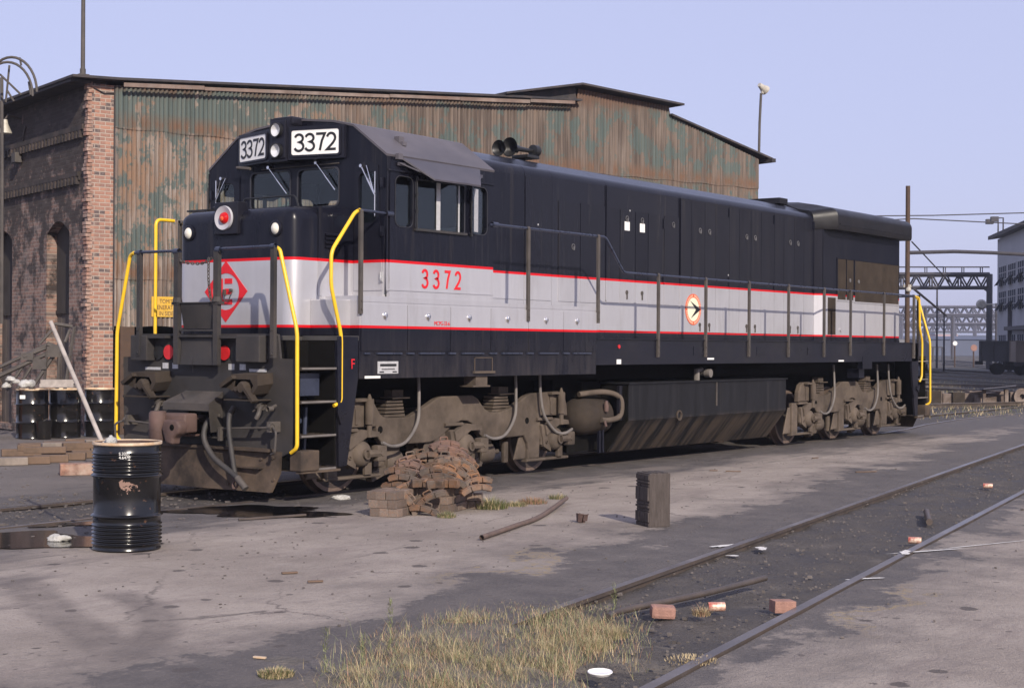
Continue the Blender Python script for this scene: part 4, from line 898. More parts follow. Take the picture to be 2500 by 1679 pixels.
def rail(pts, name='rail'):
    b = B(); prof_ = [(-.036, 0), (.036, 0), (.036, -.03), (.012, -.04), (.012, -.12), (.06, -.13), (-.06, -.13), (-.012, -.12), (-.012, -.04), (-.036, -.03)]
    rings = []
    for i, (x, y, z) in enumerate(pts):
        a = pts[max(i - 1, 0)]; c = pts[min(i + 1, len(pts) - 1)]; d = Vector((c[0] - a[0], c[1] - a[1], 0)).normalized(); nn = Vector((-d.y, d.x, 0))
        rings.append([b.bm.verts.new(Vector((x, y, z)) + nn * u + Vector((0, 0, v))) for u, v in prof_])
    for i in range(len(rings) - 1):
        for k in range(len(prof_)):
            f = b.bm.faces.new((rings[i][k], rings[i][(k + 1) % 10], rings[i + 1][(k + 1) % 10], rings[i + 1][k])); f.material_index = 1 if k == 0 else 0
    return tag(b.obj(name, ['railsteel', 'railhead' if name == 'rail' else 'yardhead']), kind='structure')
for off in (.752, -.752):
    rail([(x, trackY(x, off), .012) for x in lin(-12, 60, 40)])
    rail([(x, locoY(x) - off, .004) for x in lin(-16, 110, 120)])
# yard tracks to the right behind the locomotive
for (a, c) in (((2150, 995), (2560, 985)), ((2150, 975), (2560, 968)), ((2150, 946), (2560, 962)), ((2150, 936), (2560, 948)), ((2150, 918), (2560, 944)), ((2150, 911), (2560, 931)), ((2150, 899), (2560, 926)), ((2150, 895), (2560, 918)), ((2300, 889), (2560, 912)), ((2300, 886), (2560, 906)), ((2260, 880), (2560, 897)), ((2260, 878), (2560, 893))):
    A, C_ = gnd(*a), gnd(*c); rail([(A.x + (C_.x - A.x) * t, A.y + (C_.y - A.y) * t, .09) for t in lin(0, 1, 6)], 'yard_rail')

M['soil'] = simple('dusty_soil', (.095, .083, .073), .95, sc=5, var=.45, dirt=(.17, .145, .12), dirt_amt=.6, bump=.02)
# soil drifted over the near end of the track under the grass
from mathutils import noise as NZ_
b = B(); rows_ = []
for i in range(41):
    x = -8.2 + i * .115; rows_.append([])
    for j in range(29):
        off = -1.5 + j * .115; f = max(0, min(1, (-3.85 - x + .9 * NZ_.noise(Vector((x * 1.3, off * 1.3, 7)))) / .8)) * max(0, min(1, (1.35 + .8 * NZ_.noise(Vector((x * 1.6, off * 1.6, 3))) - .35 - abs(off - .52)) / .45))
        rows_[-1].append(b.bm.verts.new((x, trackY(x, off), -.075 + .115 * f + .02 * f * NZ_.noise(Vector((x * 4, off * 4, 1))))))
for i in range(40):
    for j in range(28): b.bm.faces.new((rows_[i][j], rows_[i + 1][j], rows_[i + 1][j + 1], rows_[i][j + 1])).smooth = True
tag(b.obj('soil_bank', 'soil'), kind='structure')
# puddles
q = NT('oily_water'); q.set((.008, .0075, .008), .09, 0, .4); M['water'] = q.m
def puddle(cx, cy, rx, ry, az, seed, name='puddle'):
    rnd = random.Random(seed); b = B(); ph = [rnd.uniform(0, 6.28) for _ in range(5)]; pts = []
    for k in range(72):
        a = 2 * math.pi * k / 72; r = 1 + .28 * math.sin(2 * a + ph[0]) + .16 * math.sin(3 * a + ph[1]) + .12 * math.sin(5 * a + ph[2]) + .07 * math.sin(9 * a + ph[3]) + .05 * math.sin(14 * a + ph[4])
        u, v = rx * r * math.cos(a), ry * r * math.sin(a); pts.append((cx + u * math.cos(az) - v * math.sin(az), cy + u * math.sin(az) + v * math.cos(az), .0065))
    b.face(pts); return tag(b.obj(name, 'water'), kind='structure')
puddle(-4.15, -1.35, 1.25, .72, R(-52), 3); puddle(-.72, -1.62, .95, .5, R(-45), 5); puddle(-2.6, -1.15, .5, .16, R(-20), 12)

# ------------------------------------------------------------------ engine shed
SA = R(-16.5); SO = Vector((6.985, 11.072, 0))
SHED = thing('engine_shed', 'old shed with sooty brick corner and rusty green corrugated gable wall behind the locomotive', 'building', SO, SA)
def brickmat(name, soot_shade):
    q = NT(name); p = q.obj(); s_ = q.sep(p); g = q.n('ShaderNodeNewGeometry')
    if soot_shade: vec = q.comb(s_[1], s_[2], 0.)
    else: vec = q.comb(s_[0], s_[2], 0.)
    bt = q.n('ShaderNodeTexBrick'); q.l(vec, bt.inputs['Vector']); bt.inputs['Scale'].default_value = 1.0
    bt.inputs['Brick Width'].default_value = .225; bt.inputs['Row Height'].default_value = .0775; bt.inputs['Mortar Size'].default_value = .011; bt.inputs['Mortar Smooth'].default_value = .2
    bt.inputs['Color1'].default_value = (.33, .165, .115, 1); bt.inputs['Color2'].default_value = (.26, .14, .105, 1); bt.inputs['Mortar'].default_value = (.40, .32, .265, 1); bt.inputs['Bias'].default_value = 0
    cell = q.n('ShaderNodeTexWhiteNoise', noise_dimensions='2D')
    row = q.math('FLOOR', q.math('DIVIDE', s_[2], .0775)); off = q.math('MULTIPLY', q.math('MODULO', row, 2.), .1125)
    col = q.math('FLOOR', q.math('DIVIDE', q.math('ADD', s_[1] if soot_shade else s_[0], off), .225)); q.l(q.comb(row, col, 0.), cell.inputs[0])
    n1 = q.noise(p, 2.2, 6, .7); n2 = q.noise(p, 18, 3)
    c = q.mix(q.ramp(cell.outputs[0], .72, .78), bt.outputs[0], q.mix(bt.outputs[1], (.10, .075, .072), (.33, .27, .23)))
    c = q.mix(q.math('MULTIPLY', q.ramp(cell.outputs[0], .2, .1), q.math('SUBTRACT', 1., bt.outputs[1])), c, (.37, .19, .13))
    c = q.mix(q.math('MULTIPLY', q.ramp(n2, .45, .7), .35), c, (.36, .27, .22))
    if soot_shade:
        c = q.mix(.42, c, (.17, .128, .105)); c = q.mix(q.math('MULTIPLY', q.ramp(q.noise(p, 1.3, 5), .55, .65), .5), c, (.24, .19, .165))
        soot_and_shade = q.math('MAXIMUM', q.ramp(q.math('ADD', n1, q.math('MULTIPLY', q.ramp(s_[2], 3.0, 6.5), .20)), .47, .60), q.ramp(s_[2], 6.55, 7.0))  # sooty blotches, plus a painted shadow band under the roof overhang
        c = q.mix(q.math('MULTIPLY', soot_and_shade, .9), c, q.mix(q.ramp(cell.outputs[0], .5, .9), (.014, .012, .012), (.045, .035, .031)))
    else: c = q.mix(q.math('MULTIPLY', q.ramp(n1, .5, .8), .4), c, (.2, .12, .1))
    q.set(c, .9); q.bump(q.math('ADD', q.math('MULTIPLY', bt.outputs[1], -1.), q.math('MULTIPLY', n2, .4)), .012); M[name] = q.m
brickmat('red_brick', False); brickmat('sooty_shaded_brick', True)
M['brickrag'] = simple('broken_brick', (.27, .145, .105), .9, var=.5, sc=7, dirt=(.42, .36, .31), dirt_amt=.7, bump=.01)
M['soot_shade'] = simple('dark_interior', (.018, .016, .015), .9)  # near-black colour standing in for the unlit shed interior
M['roofedge'] = simple('roof_felt', (.03, .028, .032), .85, dirt=(.11, .08, .065), dirt_amt=.5)
M['board'] = simple('weathered_board', (.085, .068, .058), .85, sc=3, dirt=(.045, .035, .03))
M['darkboard'] = simple('sooty_board', (.035, .028, .024), .9, sc=2, var=.4); M['brownpost'] = simple('brown_timber', (.07, .042, .028), .85, sc=4)
q = NT('rusty_corrugated'); p = q.obj(); s_ = q.sep(p)
stx = q.scale(p, (1, 1, .16)); na = q.noise(stx, 3.2, 6, .72); nb2 = q.noise(q.scale(p, (1, 1, .5)), .85, 5, .62); nc = q.noise(q.scale(p, (1, 1, .06)), 9, 3, .6); nd = q.noise(p, 1.4, 6, .65)
nv = q.noise(q.scale(p, (1, 1, .035)), 14, 3, .55); ne = q.noise(p, 9, 5, .7)
galv = q.mix(q.ramp(nv, .38, .62), (.17, .132, .110), (.355, .305, .265)); rust = q.mix(q.ramp(na, .4, .6), (.13, .066, .034), (.235, .135, .078)); brown = q.mix(q.ramp(nv, .4, .6), (.072, .053, .043), (.165, .128, .104))
c = q.mix(q.math('MULTIPLY', q.ramp(q.math('ADD', q.math('MULTIPLY', na, .7), q.math('MULTIPLY', nv, .5)), .555, .67), .85), galv, rust)
c = q.mix(q.math('MULTIPLY', q.ramp(s_[0], 4.5, 8.0), q.ramp(nb2, .34, .52, .6, .95)), c, brown)
green = q.mix(q.ramp(nv, .35, .65), (.066, .092, .088), (.108, .134, .124))
top = q.math('MULTIPLY', q.ramp(s_[2], 6.15, 6.25), q.ramp(s_[0], 6., 3.0, .0, .085)); rt = q.ramp(s_[0], 14.0, 17.0, 0, .012)
gsrc = q.math('ADD', q.math('ADD', q.math('MULTIPLY', nd, .52), q.math('MULTIPLY', na, .34)), q.math('MULTIPLY', ne, .14)); gsrc = q.math('ADD', gsrc, q.math('ADD', top, rt))
c = q.mix(q.ramp(gsrc, .515, .532, 0, .95), c, green); c = q.mix(q.math('MULTIPLY', q.ramp(gsrc, .50, .55), .35), c, green)
for zz in (6.18, 3.14): c = q.mix(q.math('MULTIPLY', q.ramp(q.math('ABSOLUTE', q.math('SUBTRACT', s_[2], zz + .12)), .26, .03), q.ramp(na, .42, .55, .15, .9)), c, (.16, .085, .05))
c = q.mix(q.math('MULTIPLY', q.ramp(q.math('SUBTRACT', q.math('ADD', s_[2], q.math('MULTIPLY', na, .9)), q.math('MULTIPLY', s_[0], .07)), 7.25, 7.5), .8), c, (.13, .07, .045))
c = q.mix(q.math('MULTIPLY', q.ramp(q.noise(stx, 1.1, 5), .57, .66), .5), c, (.075, .052, .042))
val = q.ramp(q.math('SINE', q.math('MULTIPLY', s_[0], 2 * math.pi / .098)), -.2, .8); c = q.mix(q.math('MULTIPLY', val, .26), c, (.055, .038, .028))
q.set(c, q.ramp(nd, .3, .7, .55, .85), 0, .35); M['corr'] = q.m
# brick front pier
b = B(); b.box(.02, .525, 0, .5, -.1, 7.02); b.obj('brick_pier', 'red_brick', SHED)
M['dentil'] = simple('black_dentil', (.03, .024, .022), .9, sc=6, var=.5, dirt=(.14, .10, .085), dirt_amt=.4)
# side wall with arched openings
def archhole(y0, y1, zb, zs, rise): return [(y1, zb), (y1, zs)] + [(y0 + (y1 - y0) * (1 - k / 10), zs + rise * math.sin(math.pi * k / 10)) for k in range(1, 10)] + [(y0, zs), (y0, zb)]
b = B(); b.plate([(.02, -.1), (16, -.1), (16, 7.15), (.02, 7.15)], [archhole(1.02, 2.30, .02, 4.12, .24), archhole(4.42, 5.75, .02, 4.12, .24), archhole(8, 9.3, .02, 4.12, .24)], 0, .35, 'x'); SW = b.obj('brick_side_wall', 'sooty_shaded_brick', SHED)
for y0, y1 in ((1.0, 2.32), (4.4, 5.77), (7.98, 9.32)):
    b = B()
    n = 5
    for k in range(n): b.box(.24 + (k % 2) * .006, .27, y0 + (y1 - y0) * k / n + .004, y0 + (y1 - y0) * (k + 1) / n - .004, 0, 3.45)
    b.obj('boarded_doorway', 'board', SW); b = B(); b.box(.20, .28, y0, y1, 2.45, 2.52); b.box(.22, .238, y0, y1, 2.5, 4.4); b.obj('boarded_window', 'darkboard', SW)
for z, h in ((6.12, .10), (5.20, .09)):
    b = B(); b.box(-.07, 0, .45 if z < 6 else .2, 15.9, z, z + h); b.box(-.04, 0, .45 if z < 6 else .2, 15.9, z - .08, z)
    y = .5 if z < 6 else .3
    while y < 15.8: b.box(-.085, -.0, y, y + .09, z - .16, z - .01); y += .19
    b.obj('dentil_course', 'dentil', SW)
# ragged broken corner
rnd = random.Random(4); b = B()
for k in range(91):
    z = k * .0775; dpt = rnd.choice([0, .03, .06, .09, .02, .05]) + (.05 if 2.0 < z < 5.8 else 0)
    b.box(-.02 - rnd.uniform(0, .05), .03 + rnd.uniform(0, .05), -.012 - rnd.uniform(0, .02), .1 + dpt, z + .006, z + .071, .006)
b.obj('broken_corner', 'brickrag', SHED)
b = B(); b.tube([(.08, -.02, 6.93), (.3, -.03, 6.84), (.51, -.03, 6.86)], .012, 6); b.box(.51, .535, -.03, .02, 2.1, 7.0); b.obj('edge_flashing', 'roofedge', SHED)
# corrugated gable
def topz(x):
    P = [(.5, 7.02), (12.55, 7.86), (12.6, 8.24), (15.7, 8.10), (15.74, 7.85), (19.06, 6.98), (19.1, 6.9)]
    for (a, z0), (c, z1) in zip(P, P[1:]):
        if a <= x <= c: return z0 + (z1 - z0) * (x - a) / (c - a)
    return 6.9
for k, (z0, z1) in enumerate(((2.18, 3.17), (3.13, 6.21), (6.17, None))):
    b = B(); pitch = .098; x = .53; rows = []; i = 0
    while x < 19.06:
        yy = -.02 - k * .012 + .022 * math.sin(2 * math.pi * x / pitch) + .006 * math.sin(x * 3.1 + k)
        zt = z1 if z1 else topz(x)
        rows.append((b.bm.verts.new((x, yy - .006, z0 + .012 * math.sin(x * 5.3))), b.bm.verts.new((x, yy, zt)))); x += pitch / 6; i += 1
    for r0, r1 in zip(rows, rows[1:]): f = b.bm.faces.new((r0[0], r1[0], r1[1], r0[1])); f.smooth = True
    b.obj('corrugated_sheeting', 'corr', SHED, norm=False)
b = B(); b.box(19.02, 19.06, 0, 6, 0, 6.9); b.box(.6, 19.0, .3, .35, 2.3, 6.9); b.obj('blackout_wall', 'soot_shade', SHED)  # unseen dark panels added to block light inside the shed
for xp_ in (.66, 4.4, 9.4, 14.4): b = B(); b.box(xp_, xp_ + .3, -.05, .2, 0, 2.17); b.obj('door_post', 'brownpost', SHED)
b = B(); b.box(.55, 19, 5.5, 5.6, 0, 6.5); b.obj('blackout_back', 'soot_shade', SHED)  # unseen dark wall added so the open bay stays black
# roof
b = B(); th = .05
rp = [(-.45, 7.06), (.5, 7.10), (10.2, 7.76), (12.55, 7.90)]
b.prism([(x, z) for x, z in rp] + [(x, z + th) for x, z in rp[::-1]], -.28, 15.9, 'y')
rp = [(10.15, 7.80), (12.5, 8.27), (15.95, 8.10)]
b.prism([(x, z + .02) for x, z in rp] + [(x, z + .07) for x, z in rp[::-1]], -.35, 15.9, 'y')
rp = [(15.7, 7.86), (19.5, 7.00)]
b.prism([(x, z) for x, z in rp] + [(x, z + .05) for x, z in rp[::-1]], -.15, 15.9, 'y'); b.box(19.35, 19.5, -.25, 15.9, 6.92, 7.02)
b.mesh([(10.2, -.05, 7.83), (12.55, -.05, 7.88), (12.5, -.05, 8.26)], [(0, 1, 2)])
b.box(-.42, .0, -.1, 15.9, 7.0, 7.055)
b.obj('roof', 'roofedge', SHED)
M['trimrust'] = simple('rusty_trim', (.20, .155, .13), .8, sc=2, var=.4, dirt=(.13, .06, .035), dirt_amt=.7)
b = B()
x = .6
rnd = random.Random(9)
while x < 12: w_ = rnd.uniform(1.2, 2.4); z = 7.085 + (x - .5) * .0695; b.obox((x + w_ / 2, -.29, z - .02), (w_ / 2, 0, w_ / 2 * .0695), (0, .006, 0), (0, 0, rnd.uniform(.035, .05))); x += w_ + rnd.uniform(.004, .02)
b.obj('eave_trim', 'trimrust', SHED)
def shed_pt(x, y, z): c, s = math.cos(SA), math.sin(SA); return SO + Vector((x * c - y * s, x * s + y * c, z))
# sign
t = thing('warning_sign', 'yellow painted sign with faded lettering on the rusty wall beside the brick pier', 'sign', shed_pt(1.32, -.055, 2.38), SA)
M['signyellow'] = simple('faded_yellow', (.62, .36, .03), .6, var=.15, sc=9, dirt=(.4, .3, .12), dirt_amt=.5)
M['signink'] = simple('faded_ink', (.13, .07, .03), .7, var=.4, sc=20)
b = B(); b.box(0, .98, -.012, .012, 0, .415, .004); b.obj('sign_board', 'signyellow', t)
for tx, x, z in (('TOMITE', .17, .28), ('GENERATOR', .04, .155), ('IN SIDE', .16, .03)): text_mesh('sign_lettering', tx, .125, 'signink', t, (x, -.0125, z), X, Zv, sx=.78)
# things on the shed
t = thing('roof_mast', 'tall thin dark mast standing on the brick corner of the shed roof', 'mast', shed_pt(-.1, .1, 7.16), SA)
b = B(); b.cyl((0, 0, 0), (0, 0, 4.2), .045, 10, .035); b.obj('mast_pole', 'post', t); b = B(); b.box(-.1, .1, -.1, .1, 0, .03); b.cyl((0, 0, .03), (0, 0, .14), .06, 10); b.obj('mast_foot', 'post', t)
t = thing('floodlight_mast', 'floodlight on a thin pole at the right eave of the corrugated shed', 'floodlight', shed_pt(19.2, .1, 7.12), SA)
M['flood'] = simple('pale_lamp_housing', (.45, .42, .36), .5, var=.3)
b = B(); b.tube([(0, 0, 0), (.02, 0, .9), (.07, 0, 1.72)], .035, 8); b.obj('pole', 'post', t)
b = B(); b.tube([(.0, 0, 1.72), (.12, -.05, 1.72), (.12, -.05, 1.80)], .03, 8); b.lathe([(0, -.2), (.06, -.2), (.09, -.05), (.13, .04), (.13, .08), (0, .06)], (0, 0, 0), 'z', 16); b.bm.verts.ensure_lookup_table()
b = B(); mt = Matrix.Translation((.12, -.05, 1.84)) @ Matrix.Rotation(R(118), 4, 'Y'); b.lathe([(0, -.2), (.06, -.2), (.09, -.05), (.135, .05), (.135, .09), (.11, .07), (0, .05)], (0, 0, 0), 'z', 16); b.bm.transform(mt); b.box(.04, .14, -.08, -.02, 1.70, 1.84); b.obj('lamp_head', 'flood', t)
t = thing('wall_floodlight', 'old bell floodlight with conduit on the sooty brick wall under the eave', 'floodlight', shed_pt(-.05, 3.9, 6.5), SA)
b = B(); b.tube([(.05, 0, .25), (-.25, 0, .3), (-.3, .02, .2)], .025, 8); b.tube([(.03, -.3, .05), (.03, -.05, -.45)], .02, 6); b.obj('bracket', 'post', t)
b = B(); b.lathe([(0, .2), (.05, .2), (.07, .1), (.15, -.08), (.15, -.1), (.03, .05)], (-.3, .02, 0), 'z', 16); b.obj('lamp_shade', 'flood', t); b = B(); b.box(-.12, .04, -.1, .14, -.72, -.5, .01); b.obj('junction_box', 'post', t)
t = thing('roof_ladder', 'steel safety-cage ladder curving above the brick wall at the left', 'ladder', shed_pt(-.35, 4.8, 0), SA)
for yy in (-.28, .28):
    b = B(); b.tube([(0, yy, 2.4), (0, yy, 7.3)], .035, 8); b.obj('ladder_stile', 'post', t)
for k in range(14): b = B(); b.tube([(0, -.28, 2.6 + k * .32), (0, .28, 2.6 + k * .32)], .014, 6); b.obj('rung', 'post', t)
LO = shed_pt(-.35, 4.8, 0); LI = Matrix.Rotation(-SA, 3, 'Z')
def lw(px, py, dep=25.5): return LI @ (at(px, py, dep) - LO)
for dd, cx_, rx_, yt_, y0_ in ((25.2, 28, 62, 140, 225), (26.0, 18, 62, 152, 235)):
    b = B(); b.tube([lw(cx_ + rx_ * math.cos(R(a)), y0_ - (y0_ - yt_) * math.sin(R(a)), dd) for a in range(0, 181, 10)] + [lw(cx_ - rx_, 330, dd)], .022, 8); b.obj('cage_hoop', 'post', t)
for p0_, p1_ in (((23, 160), (14, 250)), ((0, 182), (52, 232)), ((48, 141), (52, 160)), ((18, 222), (34, 248)), ((70, 200), (75, 232))): b = B(); b.tube([lw(*p0_), lw(*p1_)], .018, 6); b.obj('cage_brace', 'post', t)
b = B(); b.tube([tuple(at(4, 190, 26.0)), tuple(at(5, 400, 26.0)), tuple(at(4, 790, 26.0))], .03, 8); tag(b.obj('wall_conduit', 'post'), 'vertical iron pipe in front of the sooty wall at the left picture edge', 'pipe')

# ------------------------------------------------------------------ drums
def drum_mat(name, col, rust, chip):
    q = NT(name); p = q.obj(); n = q.noise(p, 4, 6, .7); n2 = q.noise(p, 14, 4, .7)
    c = q.mix(q.ramp(n, .3, .7), tuple(v * .7 for v in col), tuple(v * 1.3 for v in col)); c = q.mix(q.math('MULTIPLY', q.ramp(n2, .64, .7), rust), c, (.20, .10, .055))
    if chip:
        d = q.n('ShaderNodeVectorMath', operation='DISTANCE'); q.l(q.scale(p, (1, 1, 1.6)), d.inputs[0]); d.inputs[1].default_value = chip
        mk = q.ramp(q.math('ADD', d.outputs['Value'], q.math('MULTIPLY', q.math('SUBTRACT', n2, .5), .42)), .075, .06); c = q.mix(mk, c, (.27, .175, .14))
    q.set(c, q.ramp(n, .3, .7, .12, .24), 0, .6); M[name] = q.m
drum_mat('gloss_black_drum', (.005, .005, .0055), .35, (-.19, -.235, .905)); drum_mat('dull_black_drum', (.009, .008, .0075), .5, None); drum_mat('rust_drum', (.28, .08, .03), .6, None)
M['rim'] = simple('bare_rusty_rim', (.55, .45, .34), .5, var=.4, sc=9, dirt=(.45, .22, .05), dirt_amt=.8)
M['rag'] = simple('white_rag', (.56, .55, .52), .95, var=.35, sc=14, dirt=(.2, .18, .16), dirt_amt=.7, bump=.02)
def drum(name, label, group, loc, rz, fine, mat, Rr=.297, H=.96):
    t = thing(name, label, 'drum', loc, rz, group); pr_ = [(0, .0), (Rr, 0), (Rr + .006, .012), (Rr, .028)]
    def rib(z, h, w_): pr_.extend([(Rr - .002 + (h + .002) * (.5 - .5 * math.cos(2 * math.pi * k_ / 8)), z - w_ + 2 * w_ * k_ / 8) for k_ in range(9)])
    if fine:
        for k in range(6): rib(.06 + k * .033, .012, .013)
    rib(.32 * H, .020, .022); rib(.69 * H, .020, .022)
    if fine:
        for k in range(6): rib(.735 * H + k * .031, .012, .0125)
    pr_ += [(Rr - .002, H - .03)]
    b = B(); b.lathe(pr_, n=56); b.obj('drum_body', mat, t)
    b = B(); b.lathe([(Rr - .002, H - .03), (Rr + .008, H - .022), (Rr + .008, H), (Rr - .012, H), (Rr - .014, H - .02), (0, H - .022)] if not fine else [(Rr - .002, H - .03), (Rr + .008, H - .022), (Rr + .008, H), (Rr - .006, H), (Rr - .008, H - .01)], n=56); b.obj('drum_rim', 'rim', t)
    if fine: b = B(); b.lathe([(Rr - .0085, H - .008), (Rr - .012, .03), (0, .03)], n=40); b.obj('drum_lining', 'coupler', t)
    return t
FD = drum('oil_drum', 'open glossy black ribbed drum with chipped paint in the foreground', 'steel drums', (-3.573, -2.918, 0), 0, True, 'gloss_black_drum')
for tx, z in (('S.3207', .905), ('4.6470', .872)):
    a = math.atan2(-.235, -.19) - .02; d = Vector((math.cos(a), math.sin(a), 0)); u = Vector((-math.sin(a), math.cos(a), 0)); text_mesh('drum_lettering', tx, .036, 'white', FD, d * .303 - u * .07 + Vector((0, 0, z - .05)), u, Zv)
b = B(); b.lathe([(0, .55), (.07, .56), (.10, .60), (.0, .62)], n=10); b.bm.free()
def blob(name, label, cat, loc, r, mat, seed, flat=.6, group=None, sub=3):
    rnd = random.Random(seed); from mathutils import noise as NZ
    b = B(); bmesh.ops.create_icosphere(b.bm, subdivisions=sub, radius=1)
    o_ = Vector((rnd.uniform(0, 50), rnd.uniform(0, 50), 0))
    for v in b.bm.verts:
        k = 1 + .45 * NZ.noise(v.co * 1.6 + o_) + .25 * NZ.noise(v.co * 4 + o_); v.co = Vector((v.co.x * k * r[0], v.co.y * k * r[1], max(-.25, v.co.z) * k * r[2] + r[2] * .2))
    o = b.obj(name, mat, None, True); o.location = loc; o.rotation_euler = (0, 0, rnd.uniform(0, 6)); return tag(o, label, cat, group)
blob('white_rag', 'white rag stuffed in the top of the foreground drum', 'rag', (-3.71, -2.86, .945), (.05, .05, .05), 'rag', 2)
P0 = Vector((-3.65, -2.83, .70)); P1 = at(124, 786, 14.6)
M['polewood'] = simple('pale_pole_wood', (.34, .30, .27), .7, sc=9)
b = B(); b.tube([P0, P0.lerp(P1, .5), P1], .021, 10); tag(b.obj('wooden_pole', 'polewood'), 'long pale wooden pole leaning out of the foreground drum', 'pole')
lb = ['black drum with a pale label, leftmost of the three by the brick wall', 'black drum with a yellowed rim, middle of the three by the brick wall', 'black drum with rust streaks, right one of the three by the brick corner']
WD = []
for (x, y), l_ in zip(((5.72, 11.14), (6.32, 10.93), (6.98, 10.70)), lb):
    if not WD: WD.append(drum('oil_drum', l_, 'steel drums', (x - .03, y - .06, 0), 0, False, 'dull_black_drum', .30, .95))
    else: WD.append(dup(WD[0], (x - .03, y - .06, 0), R(40 * len(WD)), l_))
a = R(222); d = Vector((math.cos(a), math.sin(a), 0)); u = Vector((-math.sin(a), math.cos(a), 0))
b = B(); b.obox(d * .303 - u * .12 + Vector((0, 0, .80)), u * .05, d * .002, (0, 0, .035)); b.obj('drum_label', 'white', WD[0])
drum('oil_drum', 'rust red drum cut by the left picture edge', 'steel drums', (4.76, 11.62, 0), 0, False, 'rust_drum')
t = thing('steel_bucket', 'small dark bucket standing in front of the leftmost black drum', 'bucket', (5.62, 10.62, 0)); b = B(); b.lathe([(0, 0), (.13, 0), (.165, .36), (.17, .36), (.16, .34), (.125, .02), (0, .02)], n=24); b.obj('bucket_body', 'dull_black_drum', t); b = B(); b.tube(arc_pts := [(.17 * math.cos(R(k)), .02, .35 + .04 * math.sin(R(k * 2))) for k in range(0, 181, 15)], .006, 6); b.obj('bucket_handle', 'post', t)
# scrap frame leaning behind the drums
b = B()
def zp(x, y, dep=29.6): return at(x * .2295, 760 + y * .2295, dep)
for (x0, y0, x1, y1, r_) in ((-60, 620, 510, 350, .035), (-60, 710, 520, 440, .045), (500, 345, 640, 400, .05), (420, 345, 590, 160, .03), (580, 130, 770, 160, .035), (790, 165, 690, 840, .035), (320, 840, 570, 470, .04), (180, 830, 330, 590, .03), (70, 840, 260, 560, .03), (690, 330, 740, 200, .03), (640, 420, 610, 820, .03), (250, 480, 510, 380, .04), (500, 420, 470, 800, .03)):
    b.tube([zp(x0, y0), zp(x1, y1, 29.7)], r_, 6)
b.obox(zp(575, 420), RGT * .14, UPV * .12, FWD * .012); b.obox(zp(420, 560), RGT * .13, UPV * .10, FWD * .012); b.obox(zp(290, 480), RGT * .12, UPV * .07, FWD * .012)
tag(b.obj('scrap_steel_frame', 'post'), 'tangled frame of scrap steel bars leaning behind the black drums', 'scrap frame')
for i, (x, y, r_) in enumerate(((110, 690, .10), (70, 760, .10), (290, 750, .16), (180, 715, .08))):
    blob('rubbish_bag', 'crumpled white rubbish behind the leftmost black drum', 'rubbish', zp(x, y + 45, 29.2), (r_, r_ * .8, r_ * .7), 'rag', 20 + i, group='rubbish behind the drums')
for x, y in ((630, 745), (620, 785)):
    b = B(); b.obox(zp(x, y, 29.0), RGT * .32, FWD * .12, UPV * .035); tag(b.obj('timber_plank', 'polewood'), 'grey plank lying on the middle black drum', 'plank', 'planks on the drums')
# timber offcuts
M['timberA'] = simple('brown_timber_offcut', (.14, .092, .063), .85, sc=5, var=.35, dirt=(.09, .06, .045)); M['timberB'] = simple('grey_timber_offcut', (.21, .175, .15), .85, sc=5, var=.3)
rnd = random.Random(11)
def offcut(c, az, l_, w_, h, mat, label, group='timber offcuts by the drums'):
    b = B(); b.box(-l_ / 2, l_ / 2, -w_ / 2, w_ / 2, 0, h, .012); o = b.obj('timber_offcut', mat); o.location = c; o.rotation_euler = (0, 0, az); return tag(o, label, 'timber', group)
LB = 'weathered brown timber offcut in the low stack in front of the black drums'
for px, py, z, l_, az in ((30, 1135, 0, .5, -30), (75, 1132, 0, .55, -35), (125, 1128, 0, .6, -30), (180, 1122, 0, .5, -35), (225, 1117, 0, .6, -32), (265, 1110, 0, .6, -30), (60, 1112, 0, .8, -34), (120, 1108, 0, .7, -30), (180, 1104, 0, .8, -33), (240, 1098, 0, .8, -33)):
    g_ = gnd(px, py); offcut((g_.x, g_.y, 0), R(az + rnd.uniform(-14, 14)), l_ * rnd.uniform(.6, 1.1), .17, .115, rnd.choice(['timberA', 'timberB']), LB)
for px, py, z, l_, az in ((110, 1124, .16, .9, -38), (200, 1112, .16, .9, -25), (70, 1118, .16, .5, -30), (250, 1104, .16, .8, -35), (150, 1112, .16, .9, -30)):
    g_ = gnd(px, py); offcut((g_.x, g_.y, .117), R(az + rnd.uniform(-10, 10)), l_ * .7, .17, .10, rnd.choice(['timberA', 'timberB', 'timberA']), LB)
for px, py, az in ((170, 1090, -30), (110, 1094, -20), (222, 1084, -35)):
    g_ = gnd(px, py); offcut((g_.x, g_.y, .0), R(az), .9, .16, .10, 'timberA', 'long brown board at the back of the low timber stack, nearest the black drums', 'boards behind the timber stack')
g_ = gnd(193, 1158); offcut((g_.x, g_.y, 0), R(-35), .52, .3, .16, 'brickrag', 'single rusty red block lying nearest the track, before the timber stack', None)

